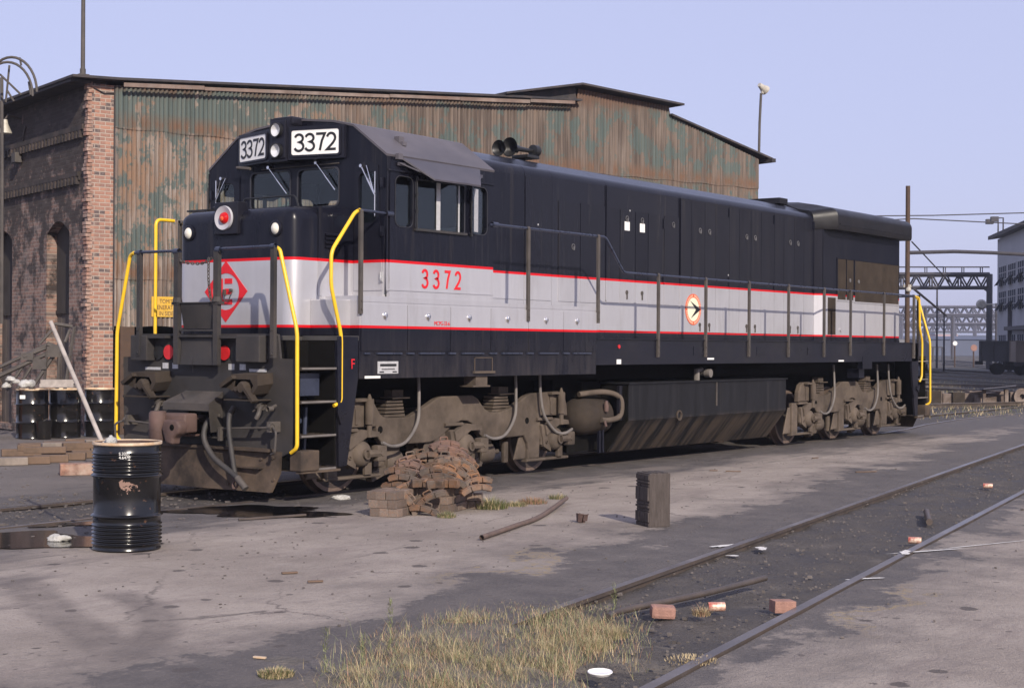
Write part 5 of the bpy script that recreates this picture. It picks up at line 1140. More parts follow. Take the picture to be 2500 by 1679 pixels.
# ------------------------------------------------------------------ brake shoe pile
M['shoe'] = simple('rusty_brake_shoe', (.10, .076, .060), .75, var=.4, sc=9, dirt=(.27, .11, .032), dirt_amt=.6, bump=.004)
M['shoeb'] = simple('red_brown_brake_shoe', (.115, .074, .060), .75, var=.35, sc=11, dirt=(.24, .12, .075), dirt_amt=.6, bump=.004)
M['block'] = simple('stacked_shoe_steel', (.155, .122, .10), .7, var=.3, sc=9, dirt=(.22, .11, .055), dirt_amt=.5, bump=.003)
def shoe_mesh(mat, name='brake_shoe'):
    "curved cast shoe: three segments, hooked lug on the back"
    b = B(); Ra = .40; half = 29
    for k in range(3):
        a0 = -half + k * (2 * half / 3) + .45; a1 = -half + (k + 1) * (2 * half / 3) - .45; n = 5
        o_, i_ = [], []
        for j in range(n + 1):
            a = R(90 + a0 + (a1 - a0) * j / n); o_.append((Ra * math.cos(a), Ra * math.sin(a) - Ra)); i_.append(((Ra - .056) * math.cos(a), (Ra - .056) * math.sin(a) - Ra))
        b.prism(o_ + i_[::-1], -.045, .045, 'y')
    bk = [((Ra + .012) * math.cos(R(90 + a)), (Ra + .012) * math.sin(R(90 + a)) - Ra) for a in range(-26, 27, 4)]; b.prism(bk + [((Ra - .004) * math.cos(R(90 + a)), (Ra - .004) * math.sin(R(90 + a)) - Ra) for a in range(26, -27, -4)], -.036, .036, 'y')
    b.tube(fillet([(-.045, 0, .0), (-.045, 0, .045), (.045, 0, .045), (.045, 0, .0)], .015, 3), .011, 6)
    o = b.obj(name, mat); bmesh_bevel2(o, .006); return o
def bmesh_bevel2(o, w_):
    bm = bmesh.new(); bm.from_mesh(o.data); es = [e for e in bm.edges if len(e.link_faces) == 2 and e.calc_face_angle() > .9]; bmesh.ops.bevel(bm, geom=es, offset=w_, segments=1, affect='EDGES'); bm.to_mesh(o.data); bm.free()
for mm in ('shoe', 'shoeb', 'block'):
    nt_ = M[mm].node_tree; pb = nt_.nodes['Principled BSDF']; src = pb.inputs['Base Color'].links[0].from_socket
    oi = nt_.nodes.new('ShaderNodeObjectInfo'); mp = nt_.nodes.new('ShaderNodeMapRange'); mp.inputs[3].default_value = .6; mp.inputs[4].default_value = 1.3
    mx = nt_.nodes.new('ShaderNodeMix'); mx.data_type = 'RGBA'; mx.blend_type = 'MULTIPLY'; mx.inputs[0].default_value = 1
    nt_.links.new(oi.outputs['Random'], mp.inputs[0]); nt_.links.new(src, mx.inputs[6]); nt_.links.new(mp.outputs[0], mx.inputs[7]); nt_.links.new(mx.outputs[2], pb.inputs['Base Color'])
    nz = [n_ for n_ in nt_.nodes if n_.type == 'TEX_NOISE'][0]; ad = nt_.nodes.new('ShaderNodeVectorMath'); ad.operation = 'ADD'; ml = nt_.nodes.new('ShaderNodeMath'); ml.operation = 'MULTIPLY'; ml.inputs[1].default_value = 40
    nt_.links.new(oi.outputs['Random'], ml.inputs[0]); v_ = nz.inputs['Vector'].links[0].from_socket; nt_.links.new(v_, ad.inputs[0]); nt_.links.new(ml.outputs[0], ad.inputs[1])
    for n_ in [n_ for n_ in nt_.nodes if n_.type == 'TEX_NOISE']: nt_.links.new(ad.outputs[0], n_.inputs['Vector'])
protoS = [shoe_mesh('shoe'), shoe_mesh('shoeb')]
GS = 'brake shoes in the rusty pile'
first = [True, True]
def shoe(px, py, dep, tilt, yaw, roll, red, label, ln=1.0):
    k = 1 if red else 0
    if first[k]: o = protoS[k]; first[k] = False
    else: o = protoS[k].copy(); COL.objects.link(o)
    c = at(px, py, dep); up_ = UPV * math.cos(R(tilt)) + RGT * math.sin(R(tilt)); al = RGT * math.cos(R(tilt)) - UPV * math.sin(R(tilt))
    bk = al.cross(up_)
    mt = Matrix((al, -bk if False else up_.cross(al), up_)).transposed().to_4x4()
    mt = mt @ Matrix.Rotation(R(yaw), 4, 'Z') @ Matrix.Rotation(R(roll), 4, 'X') @ Matrix.Diagonal((ln, 1, 1, 1)); mt.translation = c; o.matrix_world = mt
    tag(o, label, 'brake shoe', GS)
k85 = lambda x, y: (850 + x * 600 / 2335, 1050 + y * 600 / 2335)
heap = [(910, 150, 16.3, -4, 30, 0, 1, 'reddish brake shoe, topmost of the rusty pile'), (1010, 215, 16.2, 18, 10, 10, 1, 'reddish brake shoe with a white streak just below the top of the pile'),
 (1090, 260, 16.25, 24, 20, 0, 1, 0), (690, 270, 16.1, -14, 10, -8, 0, 0), (590, 290, 16.1, -8, 20, 0, 0, 0), (780, 280, 16.25, -20, 30, 0, 0, 0), (920, 290, 16.15, 2, 0, 0, 0, 0), (1060, 310, 16.1, 16, 10, 0, 0, 0),
 (530, 345, 16.0, -18, 10, 0, 1, 0), (640, 365, 15.95, 16, 0, -15, 1, 0), (860, 345, 16.0, -4, -5, 0, 0, 0), (1010, 360, 16.0, 30, 0, 0, 0, 0), (1130, 370, 16.05, 40, 20, 0, 0, 0), (1190, 390, 16.1, 50, 30, 0, 0, 0),
 (500, 400, 15.9, 4, -10, 0, 0, 0), (610, 420, 15.9, 12, 0, 0, 1, 0), (830, 400, 15.85, -2, 0, 0, 0, 0), (970, 420, 15.85, 28, -5, 0, 0, 0), (1090, 440, 15.9, 32, 0, 0, 0, 0), (1180, 470, 15.95, 20, 20, 0, 0, 0),
 (540, 470, 15.85, 6, -12, 0, 0, 0), (850, 460, 15.75, 0, 0, 0, 0, 0), (980, 490, 15.75, 14, 0, 0, 0, 0), (1070, 520, 15.85, 22, 0, 0, 0, 0), (1210, 500, 15.85, -10, 25, 0, 0, 0),
 (760, 540, 15.7, 2, 0, -80, 0, 0), (900, 545, 15.7, -2, 0, -80, 0, 0), (620, 545, 15.75, -16, -10, -60, 0, 0), (1205, 570, 15.75, -8, 25, 0, 0, 0), (470, 530, 15.9, 0, -15, 0, 0, 0), (1040, 545, 15.9, 5, 0, 0, 0, 0),
 (760, 660, 15.5, -28, 0, 10, 0, 'brake shoe leaning at a slant between the two block stacks'), (585, 695, 15.5, 50, 0, 0, 0, 'brake shoe sliding down steeply beside the left block stack'), (750, 775, 15.45, 16, -10, 0, 0, 'orange brake shoe lying on the ground in front of the pile')]
for (x, y, dep, tl, yw, rl, red, lab) in heap:
    X_, Y_ = k85(x, y); shoe(X_, Y_ - 12, dep + 1.06, tl, yw, rl, red, lab or ('dull red curved brake shoe in the heap of the rusty pile' if red else 'brown curved brake shoe in the heap of the rusty pile'))
protoB = None
def block(c, az, sx, sy, sz, label):
    global protoB
    if protoB is None:
        b = B(); b.box(-.5, .5, -.5, .5, 0, 1, .045); protoB = b.obj('stacked_brake_shoe', 'block'); o = protoB
    else: o = protoB.copy(); COL.objects.link(o)
    o.location = c; o.rotation_euler = (0, 0, az); o.scale = (sx * .97, sy * .97, sz * .97); tag(o, label, 'brake shoe', 'brake shoes stacked in blocks')
rnd = random.Random(5)
def stack(px, py, az_f, nf, ns, nl, sx, sy, sz, label):
    o_ = gnd(px, py); u = Vector((math.cos(az_f), math.sin(az_f), 0)); v = Vector((-math.sin(az_f), math.cos(az_f), 0))
    if v.dot(FWD) < 0: v = -v
    for l_ in range(nl):
        for i in range(nf):
            for j in range(ns):
                if i < nf - 1 and j > 0 and l_ < nl - 1: continue
                c = o_ + u * (-(nf - i - .5) * sx) + v * ((j + .5) * sy) + Vector((rnd.uniform(-.004, .004), rnd.uniform(-.004, .004), l_ * sz)); block(c + u * (-.02 * l_), az_f, sx, sy, sz, label)
stack(972, 1263, R(-75), 3, 4, 3, .113, .12, .090, 'rusty square brake shoe end in the left block stack of the pile')
stack(1097, 1252, R(-75), 4, 6, 3, .113, .12, .088, 'rusty square brake shoe end in the right block stack of the pile')
stack(1180, 1242, R(-62), 3, 1, 2, .085, .12, .088, 'rusty square brake shoe end in the low stack beside the weed')

# ------------------------------------------------------------------ loose objects on the pavement
q = NT('old_creosoted_timber'); p = q.obj(); g1 = q.noise(q.scale(p, (6, 6, 1)), 5, 5, .7); g2 = q.noise(p, 3, 5)
c = q.mix(q.ramp(g1, .3, .7), (.042, .033, .029), (.082, .066, .060)); c = q.mix(q.math('MULTIPLY', q.ramp(g2, .5, .7), .6), c, (.035, .025, .020)); q.set(c, .85); q.bump(g1, .008); M['tie'] = q.m
rnd = random.Random(3); b = B()
# upright timber: left face splintered into ledges
o_ = Vector((.97, -5.83, 0)); fa = R(-66)
b.box(-.235, 0, 0, .30, 0, .545, .008)
for z0, z1, d in ((0, .04, .006), (.045, .15, .013), (.155, .17, .003), (.19, .215, .013), (.22, .24, .005), (.26, .40, .015), (.405, .43, .004), (.44, .46, .012), (.47, .53, .008)):
    for k in range(3): b.box(-.235 - d - rnd.uniform(0, .006), -.233, .005 + k * .1, .1 + k * .1 - .004, z0 + rnd.uniform(0, .006), z1, .004)
for k in range(3): b.box(-.2 + k * .07, -.15 + k * .07, .03, .26, .545, .552, .003)
o = b.obj('timber_block', 'tie'); o.location = gnd(1636, 1285); o.rotation_euler = (0, 0, R(-33)); tag(o, 'dark squared timber block standing on end, its left face splintered', 'timber block')
M['rustpipe'] = simple('rusty_pipe', (.125, .085, .068), .75, var=.3, sc=8, dirt=(.08, .06, .055), dirt_amt=.5)
A, C_ = gnd(1176, 1318), gnd(1383, 1228); mid = gnd(1320, 1266); b = B(); b.tube(bez([(A.x, A.y, .026), (A.x * .5 + mid.x * .5 + .03, A.y * .5 + mid.y * .5, .027), (mid.x, mid.y, .028), (C_.x, C_.y, .06)], 6), .025, 12, False); b.tube(bez([(A.x, A.y, .026), (A.x * .5 + mid.x * .5 + .03, A.y * .5 + mid.y * .5, .027), (mid.x, mid.y, .028), (C_.x, C_.y, .06)], 6), .019, 12, False)
tag(b.obj('bent_pipe', 'rustpipe'), 'long rusty bent pipe lying on the pavement right of the shoe pile', 'pipe')
b = B(); b.lathe([(0, 0), (.045, 0), (.062, .085), (.066, .085), (.058, .07), (.04, .008), (0, .008)], n=7, smooth=False); b.box(-.07, .06, -.05, -.042, .02, .09); o = b.obj('rusty_cup', 'coupler'); o.location = gnd(1418, 1274); o.rotation_euler = (.12, .1, .3); tag(o, 'small broken rusty iron cup on the pavement left of the timber block', 'iron scrap')
A, C_ = gnd(1526, 1499), gnd(1868, 1426); b = B(); b.tube(bez([(A.x - .25, A.y - .02, .02), (A.x, A.y, .03), ((A.x + C_.x) / 2, (A.y + C_.y) / 2 - .02, .035), (C_.x, C_.y, .05)], 8), .024, 10); tag(b.obj('iron_rod', 'railsteel'), 'long dark iron bar lying between the foreground rails', 'iron bar')
M['pinkbrick'] = simple('pink_brick', (.30, .165, .13), .9, var=.25, sc=14, bump=.006)
b = B(); b.box(-.085, .085, -.055, .055, 0, .085, .022); o = b.obj('brick', 'pinkbrick'); o.location = (*gnd(1617, 1496)[:2], -.03); o.rotation_euler = (.08, .05, R(-50)); tag(o, 'worn pink brick with rounded edges resting against the iron bar', 'brick', 'loose bricks')
b = B(); b.box(-.08, .08, -.055, .055, 0, .085, .006); o = b.obj('brick', 'pinkbrick'); o.location = (*gnd(1910, 1483)[:2], -.03); o.rotation_euler = (0, .04, R(-40)); tag(o, 'square-edged pink brick lying close to the right foreground rail', 'brick', 'loose bricks')
M['can_red'] = simple('faded_can_print', (.42, .10, .07), .4, metal=.1, var=.3, sc=30, dirt=(.75, .68, .52), dirt_amt=1.0); M['can_end'] = simple('can_metal', (.62, .55, .42), .35, metal=.8)
def can(px, py, az, label, dz=-.03):
    t = thing('drink_can', label, 'can', (*gnd(px, py)[:2], dz + .033), R(az), 'discarded drink cans'); b = B(); b.lathe([(.031, 0), (.033, .006), (.033, .114), (.031, .12)], (-.06, 0, 0), 'x', 24); b.obj('can_body', 'can_red', t)
    b = B(); b.lathe([(.031, 0), (.028, .003), (0, .004)], (-.06, 0, 0), 'x', 24); b.lathe([(.031, .12), (.027, .116), (0, .116)], (-.06, 0, 0), 'x', 24); b.obj('can_ends', 'can_end', t)
can(1749, 1481, -48, 'faded red and white drink can between the two pink bricks'); can(2234, 1322, -75, 'red and gold drink can close beside the right rail, near the white paint', -.02); can(2412, 1186, -70, 'crushed red drink can far along the foreground track', -.03)
A = gnd(2262, 1250); C_ = gnd(2269, 1276); b = B(); b.tube([(A.x, A.y, .01), (C_.x, C_.y, .01)], .035, 12); tag(b.obj('pipe_offcut', 'railsteel'), 'short dark pipe offcut between the rails beyond the red and gold can', 'pipe')
b = B(); b.lathe([(0, .012), (.055, .012), (.068, .02), (.07, .016), (.055, 0), (0, 0)], n=28); o = b.obj('plastic_lid', 'white'); o.location = (*gnd(1465, 1646, .03)[:2], .03); o.rotation_euler = (.03, -.04, 0); tag(o, 'round white plastic lid lying beside the dry grass', 'lid')  # white plastic lid with a raised rim
b = B(); b.box(-.04, .04, -.012, .012, 0, .012, .003); o = b.obj('cigarette_packet', 'rim'); o.location = gnd(634, 1606); o.rotation_euler = (0, 0, R(-75)); tag(o, 'tiny yellowish wrapper on the pavement left of the dry grass', 'litter')
blob('paper_scrap', 'crumpled white paper by the dark puddle left of the foreground drum', 'litter', gnd(145, 1318, .012), (.10, .06, .045), 'rag', 31); blob('paper_scrap', 'pinkish white paper scrap between the locomotive steps and the shoe pile', 'litter', gnd(832, 1217), (.13, .07, .04), 'rag', 32)
blob('paper_scrap', 'small white paper scrap at the foot of the shoe pile by the weed', 'litter', gnd(1165, 1238), (.04, .04, .06), 'rag', 33)
A, C_ = gnd(582, 1271), gnd(747, 1261); b = B(); b.tube([(A.x, A.y, .015), (C_.x, C_.y, .02)], .014, 6); tag(b.obj('thin_bar', 'railsteel'), 'thin metal bar lying at the edge of the puddle below the locomotive plow', 'iron bar')
for i, (px, py, l_, az) in enumerate(((707, 1399, .13, 20), (2114, 1152, .35, 15), (1790, 1151, .22, -10), (1742, 1149, .12, 0), (1990, 1118, .15, 40), (770, 1420, .12, 10))):
    b = B(); b.box(-l_ / 2, l_ / 2, -.018, .018, 0, .014, .004); o = b.obj('wood_chip', 'timberA'); o.location = gnd(px, py); o.rotation_euler = (0, 0, R(az - 50)); tag(o, ['brown wood chip on the pale pavement in front of the drum', 'dark wood splinter on the pavement near the far end of the near rail', 'flat brown splinter on the pavement beyond the timber block', 'tiny splinter beside the flat brown one beyond the timber block', 'brown clod on the pavement below the rear truck', 'grey chip beside the brown one on the pale pavement'][i], 'wood scrap', 'wood scraps on the pavement')
# white paint splashes
M['lime'] = simple('spilled_lime', (.62, .60, .57), .9, var=.2, sc=20)
def splash(px, py, rx, ry, az, seed, z=.006):
    g_ = gnd(px, py); o = puddle(g_.x, g_.y, rx, ry, az, seed, 'lime_spill'); o.location.z = z - .0065; o.data.materials[0] = M['lime']; o['kind'] = 'stuff'
splash(1772, 1332, .16, .05, R(-10), 41); splash(1790, 1347, .06, .03, R(-40), 42, -.03); splash(1860, 1332, .10, .05, R(20), 43, -.02); splash(2270, 1345, .45, .018, R(-28), 46); splash(2210, 1352, .12, .05, R(20), 45, .018); splash(2110, 1413, .14, .03, R(-30), 44); splash(2420, 1328, .6, .012, R(-20), 47)

# ------------------------------------------------------------------ gravel, grass, weeds
M['stone'] = simple('pale_gravel', (.105, .09, .082), .9, var=.5, sc=3); rnd = random.Random(21)
b = B()
for i in range(1300):
    x = -6 + (rnd.random() ** 1.6) * 22; off = rnd.uniform(-.72, .72)
    if rnd.random() < .08: off = rnd.choice([-1, 1]) * rnd.uniform(.8, 2.2)
    s_ = rnd.uniform(.003, .010) * (1.8 if rnd.random() < .05 else 1); y = trackY(x, off); z = (-.035 if abs(off) < .76 else 0); b.obox((x, y, z + s_ * .4), (s_ * rnd.uniform(.7, 1.3), s_ * .3, 0), (-s_ * .3, s_ * rnd.uniform(.6, 1), 0), (0, s_ * .2, s_ * .6))
for i in range(700):
    x = rnd.uniform(-4, 1.5); y = rnd.uniform(-.7, 1.6) if rnd.random() < .7 else rnd.uniform(-2, 6); s_ = rnd.uniform(.004, .014) * (2.2 if rnd.random() < .06 else 1)
    b.obox((x, y, s_ * .3 - (.02 if abs(y) < .8 else 0)), (s_ * rnd.uniform(.7, 1.5), s_ * .3, 0), (-s_ * .3, s_ * rnd.uniform(.6, 1), 0), (0, s_ * .2, s_ * .5))
for i in range(500):
    x = rnd.uniform(-6, 14); y = rnd.uniform(-6.4, -1.2); s_ = rnd.uniform(.003, .009)
    b.obox((x, y, s_ * .4), (s_ * rnd.uniform(.7, 1.5), s_ * .3, 0), (-s_ * .3, s_ * rnd.uniform(.6, 1), 0), (0, s_ * .2, s_ * .5))
tag(b.obj('gravel', 'stone'), 'loose pale gravel scattered between the foreground rails', None, None, 'stuff')
for mname, col in (('grass_straw', (.36, .285, .165)), ('grass_green', (.17, .185, .085)), ('grass_rust', (.28, .16, .10)), ('weed_green', (.11, .125, .045))):
    q = NT(mname); gi = q.n('ShaderNodeNewGeometry'); c = q.mix(gi.outputs['Random Per Island'], tuple(v * .65 for v in col), tuple(min(1, v * 1.45) for v in col)); q.set(c, .7); q.b.inputs['Subsurface Weight'].default_value = 0
    M[mname] = q.m
def blade(b, x, y, z, h, lean, az, wd, mi):
    b.mi = mi; d = Vector((math.cos(az), math.sin(az), 0)); s_ = Vector((-d.y, d.x, 0)) * wd
    p0 = Vector((x, y, z)); p1 = p0 + d * (lean * .25 * h) + Vector((0, 0, h * .55)); p2 = p0 + d * (lean * h * .8) + Vector((0, 0, h * .98))
    v = [b.bm.verts.new(q_) for q_ in (p0 - s_, p0 + s_, p1 - s_ * .7, p1 + s_ * .7, p2)]
    b.bm.faces.new((v[0], v[1], v[3], v[2])).material_index = mi; b.bm.faces.new((v[2], v[3], v[4])).material_index = mi
rnd = random.Random(8); b = B()
poly = [(700, 1700), (860, 1610), (1050, 1545), (1200, 1500), (1330, 1470), (1450, 1480), (1540, 1540), (1570, 1590), (1520, 1625), (1400, 1650), (1330, 1700)]
def inpoly(x, y):
    c = False; j = len(poly) - 1
    for i in range(len(poly)):
        if (poly[i][1] > y) != (poly[j][1] > y) and x < (poly[j][0] - poly[i][0]) * (y - poly[i][1]) / (poly[j][1] - poly[i][1]) + poly[i][0]: c = not c
        j = i
    return c
cl = [(rnd.uniform(780, 1560), rnd.uniform(1480, 1800)) for _ in range(150)]; cnt = 0
while cnt < 25000:
    if rnd.random() < .72: cx_, cy_ = rnd.choice(cl); px = rnd.gauss(cx_, 26); py = rnd.gauss(cy_, 12)
    else: px = rnd.uniform(740, 1600); py = rnd.uniform(1470, 1800)
    if not inpoly(px + rnd.gauss(0, 45), min(py + rnd.gauss(0, 22), 1698)): continue
    if (px - 1470) ** 2 / 70 ** 2 + (py - 1655) ** 2 / 32 ** 2 < 1: continue
    if px < 980 and rnd.random() < (980 - px) / 300: continue
    g_ = gnd(px, py); edge = min(1, max(.25, (py - 1465) / 70)); h = rnd.uniform(.02, .085) * edge * (2.3 if rnd.random() < .08 else 1)
    r_ = rnd.random(); mi = 0 if r_ < .40 else (1 if r_ < .82 else 2)
    blade(b, g_.x, g_.y, .012, h, rnd.uniform(.3, 1.9), rnd.uniform(0, 6.28), rnd.uniform(.0008, .0019), mi); cnt += 1
for tx_, ty_, tr_ in ((1120, 1625, .11), (1200, 1640, .10), (1010, 1650, .12), (1330, 1600, .10), (1455, 1590, .11), (1500, 1560, .09), (900, 1668, .12), (1260, 1665, .12)):
    g_ = gnd(tx_, ty_)
    for i in range(420):
        a = rnd.uniform(0, 6.28); r_ = tr_ * math.sqrt(rnd.random()); blade(b, g_.x + r_ * math.cos(a), g_.y + r_ * math.sin(a), .01, rnd.uniform(.06, .115) * (1.1 - .5 * r_ / tr_), rnd.uniform(.2, .9), a + rnd.uniform(-.6, .6), rnd.uniform(.0006, .0012), rnd.choice([0, 0, 0, 1]))
for tx_, ty_, th_ in ((952, 1600, .32), (795, 1655, .26), (885, 1640, .2), (1500, 1500, .2)):
    g_ = gnd(tx_, ty_)
    for i in range(60): zz_ = rnd.random(); blade(b, g_.x + rnd.gauss(0, .006), g_.y + rnd.gauss(0, .006), zz_ * th_, .04, rnd.uniform(.6, 1.6), rnd.uniform(0, 6.28), .0022, 1)
tag(b.obj('dry_grass', ['grass_straw', 'grass_green', 'grass_rust'], norm=False), 'dry straw-coloured grass growing over the near end of the foreground track', None, None, 'stuff')
def weed(name, label, px, py, n, rad, hmax, mats, seed, cat='weed', grp=None):
    rnd = random.Random(seed); b = B(); c = gnd(px, py)
    for i in range(n):
        a = rnd.uniform(0, 6.28); r_ = rad * math.sqrt(rnd.random()); blade(b, c.x + r_ * math.cos(a) * 1.0, c.y + r_ * math.sin(a), 0, rnd.uniform(.3, 1) * hmax * (1.15 - r_ / rad * .6), rnd.uniform(.2, 1.2), a + rnd.uniform(-1, 1), rnd.uniform(.0015, .004), rnd.choice([0, 0, 1]))
    return tag(b.obj(name, mats, norm=False), label, cat, grp)
weed('weed_tuft', 'bushy green weed growing at the right foot of the shoe pile', 1200, 1240, 900, .19, .17, ['weed_green', 'grass_straw'], 51)
weed('weed_tuft', 'low yellowish weed between the bushy green one and the brown one', 1258, 1234, 350, .14, .08, ['grass_straw', 'weed_green'], 52)
weed('weed_tuft', 'flat brownish weed tuft beyond the low yellowish one', 1300, 1228, 500, .17, .10, ['grass_rust', 'weed_green'], 53)
weed('weed_tuft', 'tiny weed tuft above the far end of the bent pipe', 1362, 1217, 260, .11, .09, ['weed_green', 'grass_straw'], 54)
weed('weed_tuft', 'small green weed in front of the orange shoe on the ground', 1090, 1262, 350, .10, .09, ['weed_green', 'grass_straw'], 55)
weed('weed_tuft', 'straw tuft between the iron bar and the drink can on the track', 1712, 1502, 200, .06, .10, ['grass_straw', 'grass_rust'], 56)
weed('weed_tuft', 'isolated yellow straw tuft left of the dry grass', 675, 1648, 600, .10, .06, ['grass_straw', 'weed_green'], 57)
weed('weed_tuft', 'flattened straw lying across the right foreground rail', 1690, 1612, 260, .16, .035, ['grass_straw', 'grass_straw'], 58)
rnd = random.Random(77); b = B()
for i in range(2600):
    px = rnd.uniform(2240, 2560); py = rnd.choice([rnd.gauss(1003, 8), rnd.gauss(1010, 6), rnd.gauss(930, 2), rnd.gauss(930, 2), rnd.gauss(953, 3), rnd.gauss(953, 3), rnd.gauss(991, 4), rnd.gauss(940, 2)])
    g_ = gnd(px, py); blade(b, g_.x, g_.y, -.05, rnd.uniform(.04, .14), rnd.uniform(.2, 1.4), rnd.uniform(0, 6.28), rnd.uniform(.004, .010), rnd.choice([0, 0, 1]))
tag(b.obj('yard_weeds', ['grass_straw', 'weed_green'], norm=False), 'dry weeds between the yard tracks beyond the locomotive', None, None, 'stuff')

# ------------------------------------------------------------------ the yard in the distance
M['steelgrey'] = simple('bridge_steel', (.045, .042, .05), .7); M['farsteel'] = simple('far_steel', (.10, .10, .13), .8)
M['concretewall'] = simple('grey_building_wall', (.34, .34, .36), .85, sc=.3, var=.12); M['winblue'] = simple('dusty_window', (.05, .058, .075), .95, sc=.8, var=.35, spec=0.)
t = thing('yard_pole', 'tall rust-brown pole rising behind the rear end of the locomotive', 'pole', (30.56, 3.48, 0)); b = B(); b.cyl((0, 0, 0), (0, 0, 6.6), .075, 10, .065); b.obj('pole_shaft', 'brownpost', t)
b = B(); b.lathe([(.0, -.06), (.05, -.05), (.08, 0), (.08, .03), (0, .03)], (-.08, -.06, 3.55), 'x', 14); b.box(-.05, .05, -.1, .1, 3.62, 3.7); b.obj('pole_lamp', 'flood', t)
t = thing('steam_pipe', 'long thin dark pipe crossing the sky at the right above the gantry', 'pipe', (30.56, 3.48, 0)); b = B(); P = [at(2218, 617, 45) , at(2330, 614, 46), at(2420, 617, 47), at(2560, 624, 48)]; b.tube([q_ - Vector((30.56, 3.48, 0)) for q_ in P], .055, 8); b.obj('pipe_run', 'steelgrey', t)
for i, pts in enumerate((((2060, 528, 60), (2280, 526, 60), (2600, 517, 60)), ((2100, 540, 60), (2232, 534, 60), (2600, 552, 60)), ((2226, 590, 46), (2320, 690, 60)), ((2232, 706, 46), (2310, 770, 60)))):
    b = B(); b.tube([at(*q_) for q_ in pts], .022 if i < 3 else .04, 6); tag(b.obj('overhead_wire', 'steelgrey'), ['upper overhead wire crossing the sky right of the locomotive', 'lower overhead wire crossing the sky right of the locomotive', 'thin guy wire running down from the rust-brown pole', 'thick stay running down from the rust-brown pole'][i], 'wire')
def truss(name, label, x0, x1, yt, yb, dep, r_, panels, mat, posts, walk=None, grp=None, depth_m=.8):
    t = thing(name, label, 'gantry', tuple(at((x0 + x1) / 2, 851, dep))[:2] + (0,), 0, grp); O = Vector(t.location)
    for k, sgn in enumerate((0, 1)):
        off = FWD * (depth_m * sgn); A = lambda x, y: at(x, y, dep) - O + off
        b = B(); b.tube([A(x0, yt), A(x1, yt)], r_ * 1.5, 4); b.tube([A(x0, yb), A(x1, yb)], r_ * 1.2, 4); b.obj('chord', mat, t)
        b = B()
        for i in range(panels):
            xa = x0 + (x1 - x0) * i / panels; xb = x0 + (x1 - x0) * (i + 1) / panels; xm = (xa + xb) / 2
            b.tube([A(xa, yt), A(xm, yb)], r_ * .6, 4); b.tube([A(xm, yb), A(xb, yt)], r_ * .6, 4)
            if i % 2: b.tube([A(xa, yt), A(xa, yb)], r_ * .6, 4)
        b.obj('lattice', mat, t)
    for xp in posts:
        b = B(); T_ = at(xp, yt - 1, dep) - O; b.box(T_.x - r_ * 1.6, T_.x + r_ * 1.6, T_.y - r_ * 1.6, T_.y + r_ * 1.6, 0, T_.z); b.obj('gantry_post', mat, t)
        if walk: b = B(); b.tube([at(xp, yb + 14, dep) - O, at(xp - 9, yb + 6, dep) - O, at(xp - 18, yb, dep) - O], r_ * .7, 5); b.obj('knee_brace', mat, t)
    if walk:
        b = B(); b.tube([at(x0, walk, dep) - O, at(x1, walk, dep) - O], r_ * .45, 4)
        n = 7
        for i in range(n): xx = x0 + (x1 - x0) * (i + .5) / n; b.tube([at(xx, walk, dep) - O, at(xx, yt, dep) - O], r_ * .4, 4); b.tube([at(xx + 5, walk, dep) - O, at(xx + 5, yt, dep) - O], r_ * .35, 4)
        b.obj('walkway_railing', mat, t)
    return t
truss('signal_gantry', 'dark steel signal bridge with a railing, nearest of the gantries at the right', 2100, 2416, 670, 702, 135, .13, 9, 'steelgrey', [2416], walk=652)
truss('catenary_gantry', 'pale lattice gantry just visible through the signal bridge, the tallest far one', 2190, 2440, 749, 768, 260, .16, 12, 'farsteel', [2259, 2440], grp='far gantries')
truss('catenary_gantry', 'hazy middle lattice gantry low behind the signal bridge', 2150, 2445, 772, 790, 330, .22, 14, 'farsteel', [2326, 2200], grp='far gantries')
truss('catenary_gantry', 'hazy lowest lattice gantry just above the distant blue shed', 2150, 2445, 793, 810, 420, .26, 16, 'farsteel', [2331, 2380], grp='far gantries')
for i, (px, yt, yb, dep, r_) in enumerate(((2305, 763, 880, 120, .09), (2288, 700, 860, 140, .11), (2325, 770, 850, 250, .2), (2432, 740, 835, 150, .13), (2259, 750, 840, 160, .18))):
    b = B(); A = at(px, yt, dep); b.cyl((A.x, A.y, 0), A, r_, 8, r_ * .7); tag(b.obj('line_pole', 'steelgrey'), ['thin dark line pole standing before the blue shed', 'thin pole hanging below the signal bridge truss', 'hazy thick pole in front of the distant blue shed', 'dark pole close to the grey building corner', 'pale pole next to the yellow rear handrails'][i], 'pole', 'yard poles')
# distant sheds
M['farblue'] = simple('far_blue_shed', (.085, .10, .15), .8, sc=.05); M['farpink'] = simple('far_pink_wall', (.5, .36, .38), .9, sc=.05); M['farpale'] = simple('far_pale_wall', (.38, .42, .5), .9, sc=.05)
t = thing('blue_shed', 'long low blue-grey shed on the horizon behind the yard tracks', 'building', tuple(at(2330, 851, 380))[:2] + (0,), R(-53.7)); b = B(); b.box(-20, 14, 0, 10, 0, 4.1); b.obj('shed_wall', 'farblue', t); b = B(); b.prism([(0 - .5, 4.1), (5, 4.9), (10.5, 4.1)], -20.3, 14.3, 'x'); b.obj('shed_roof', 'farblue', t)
t = thing('pink_building', 'small pinkish building on the horizon above the blue shed', 'building', tuple(at(2315, 851, 480))[:2] + (0,), R(-53.7)); b = B(); b.box(-4, 3, 0, 8, 0, 6.3); b.obj('building_wall', 'farpink', t); b = B(); b.box(-4.3, 3.3, -.3, 8.3, 6.3, 6.6); b.obj('building_roof', 'farpale', t)
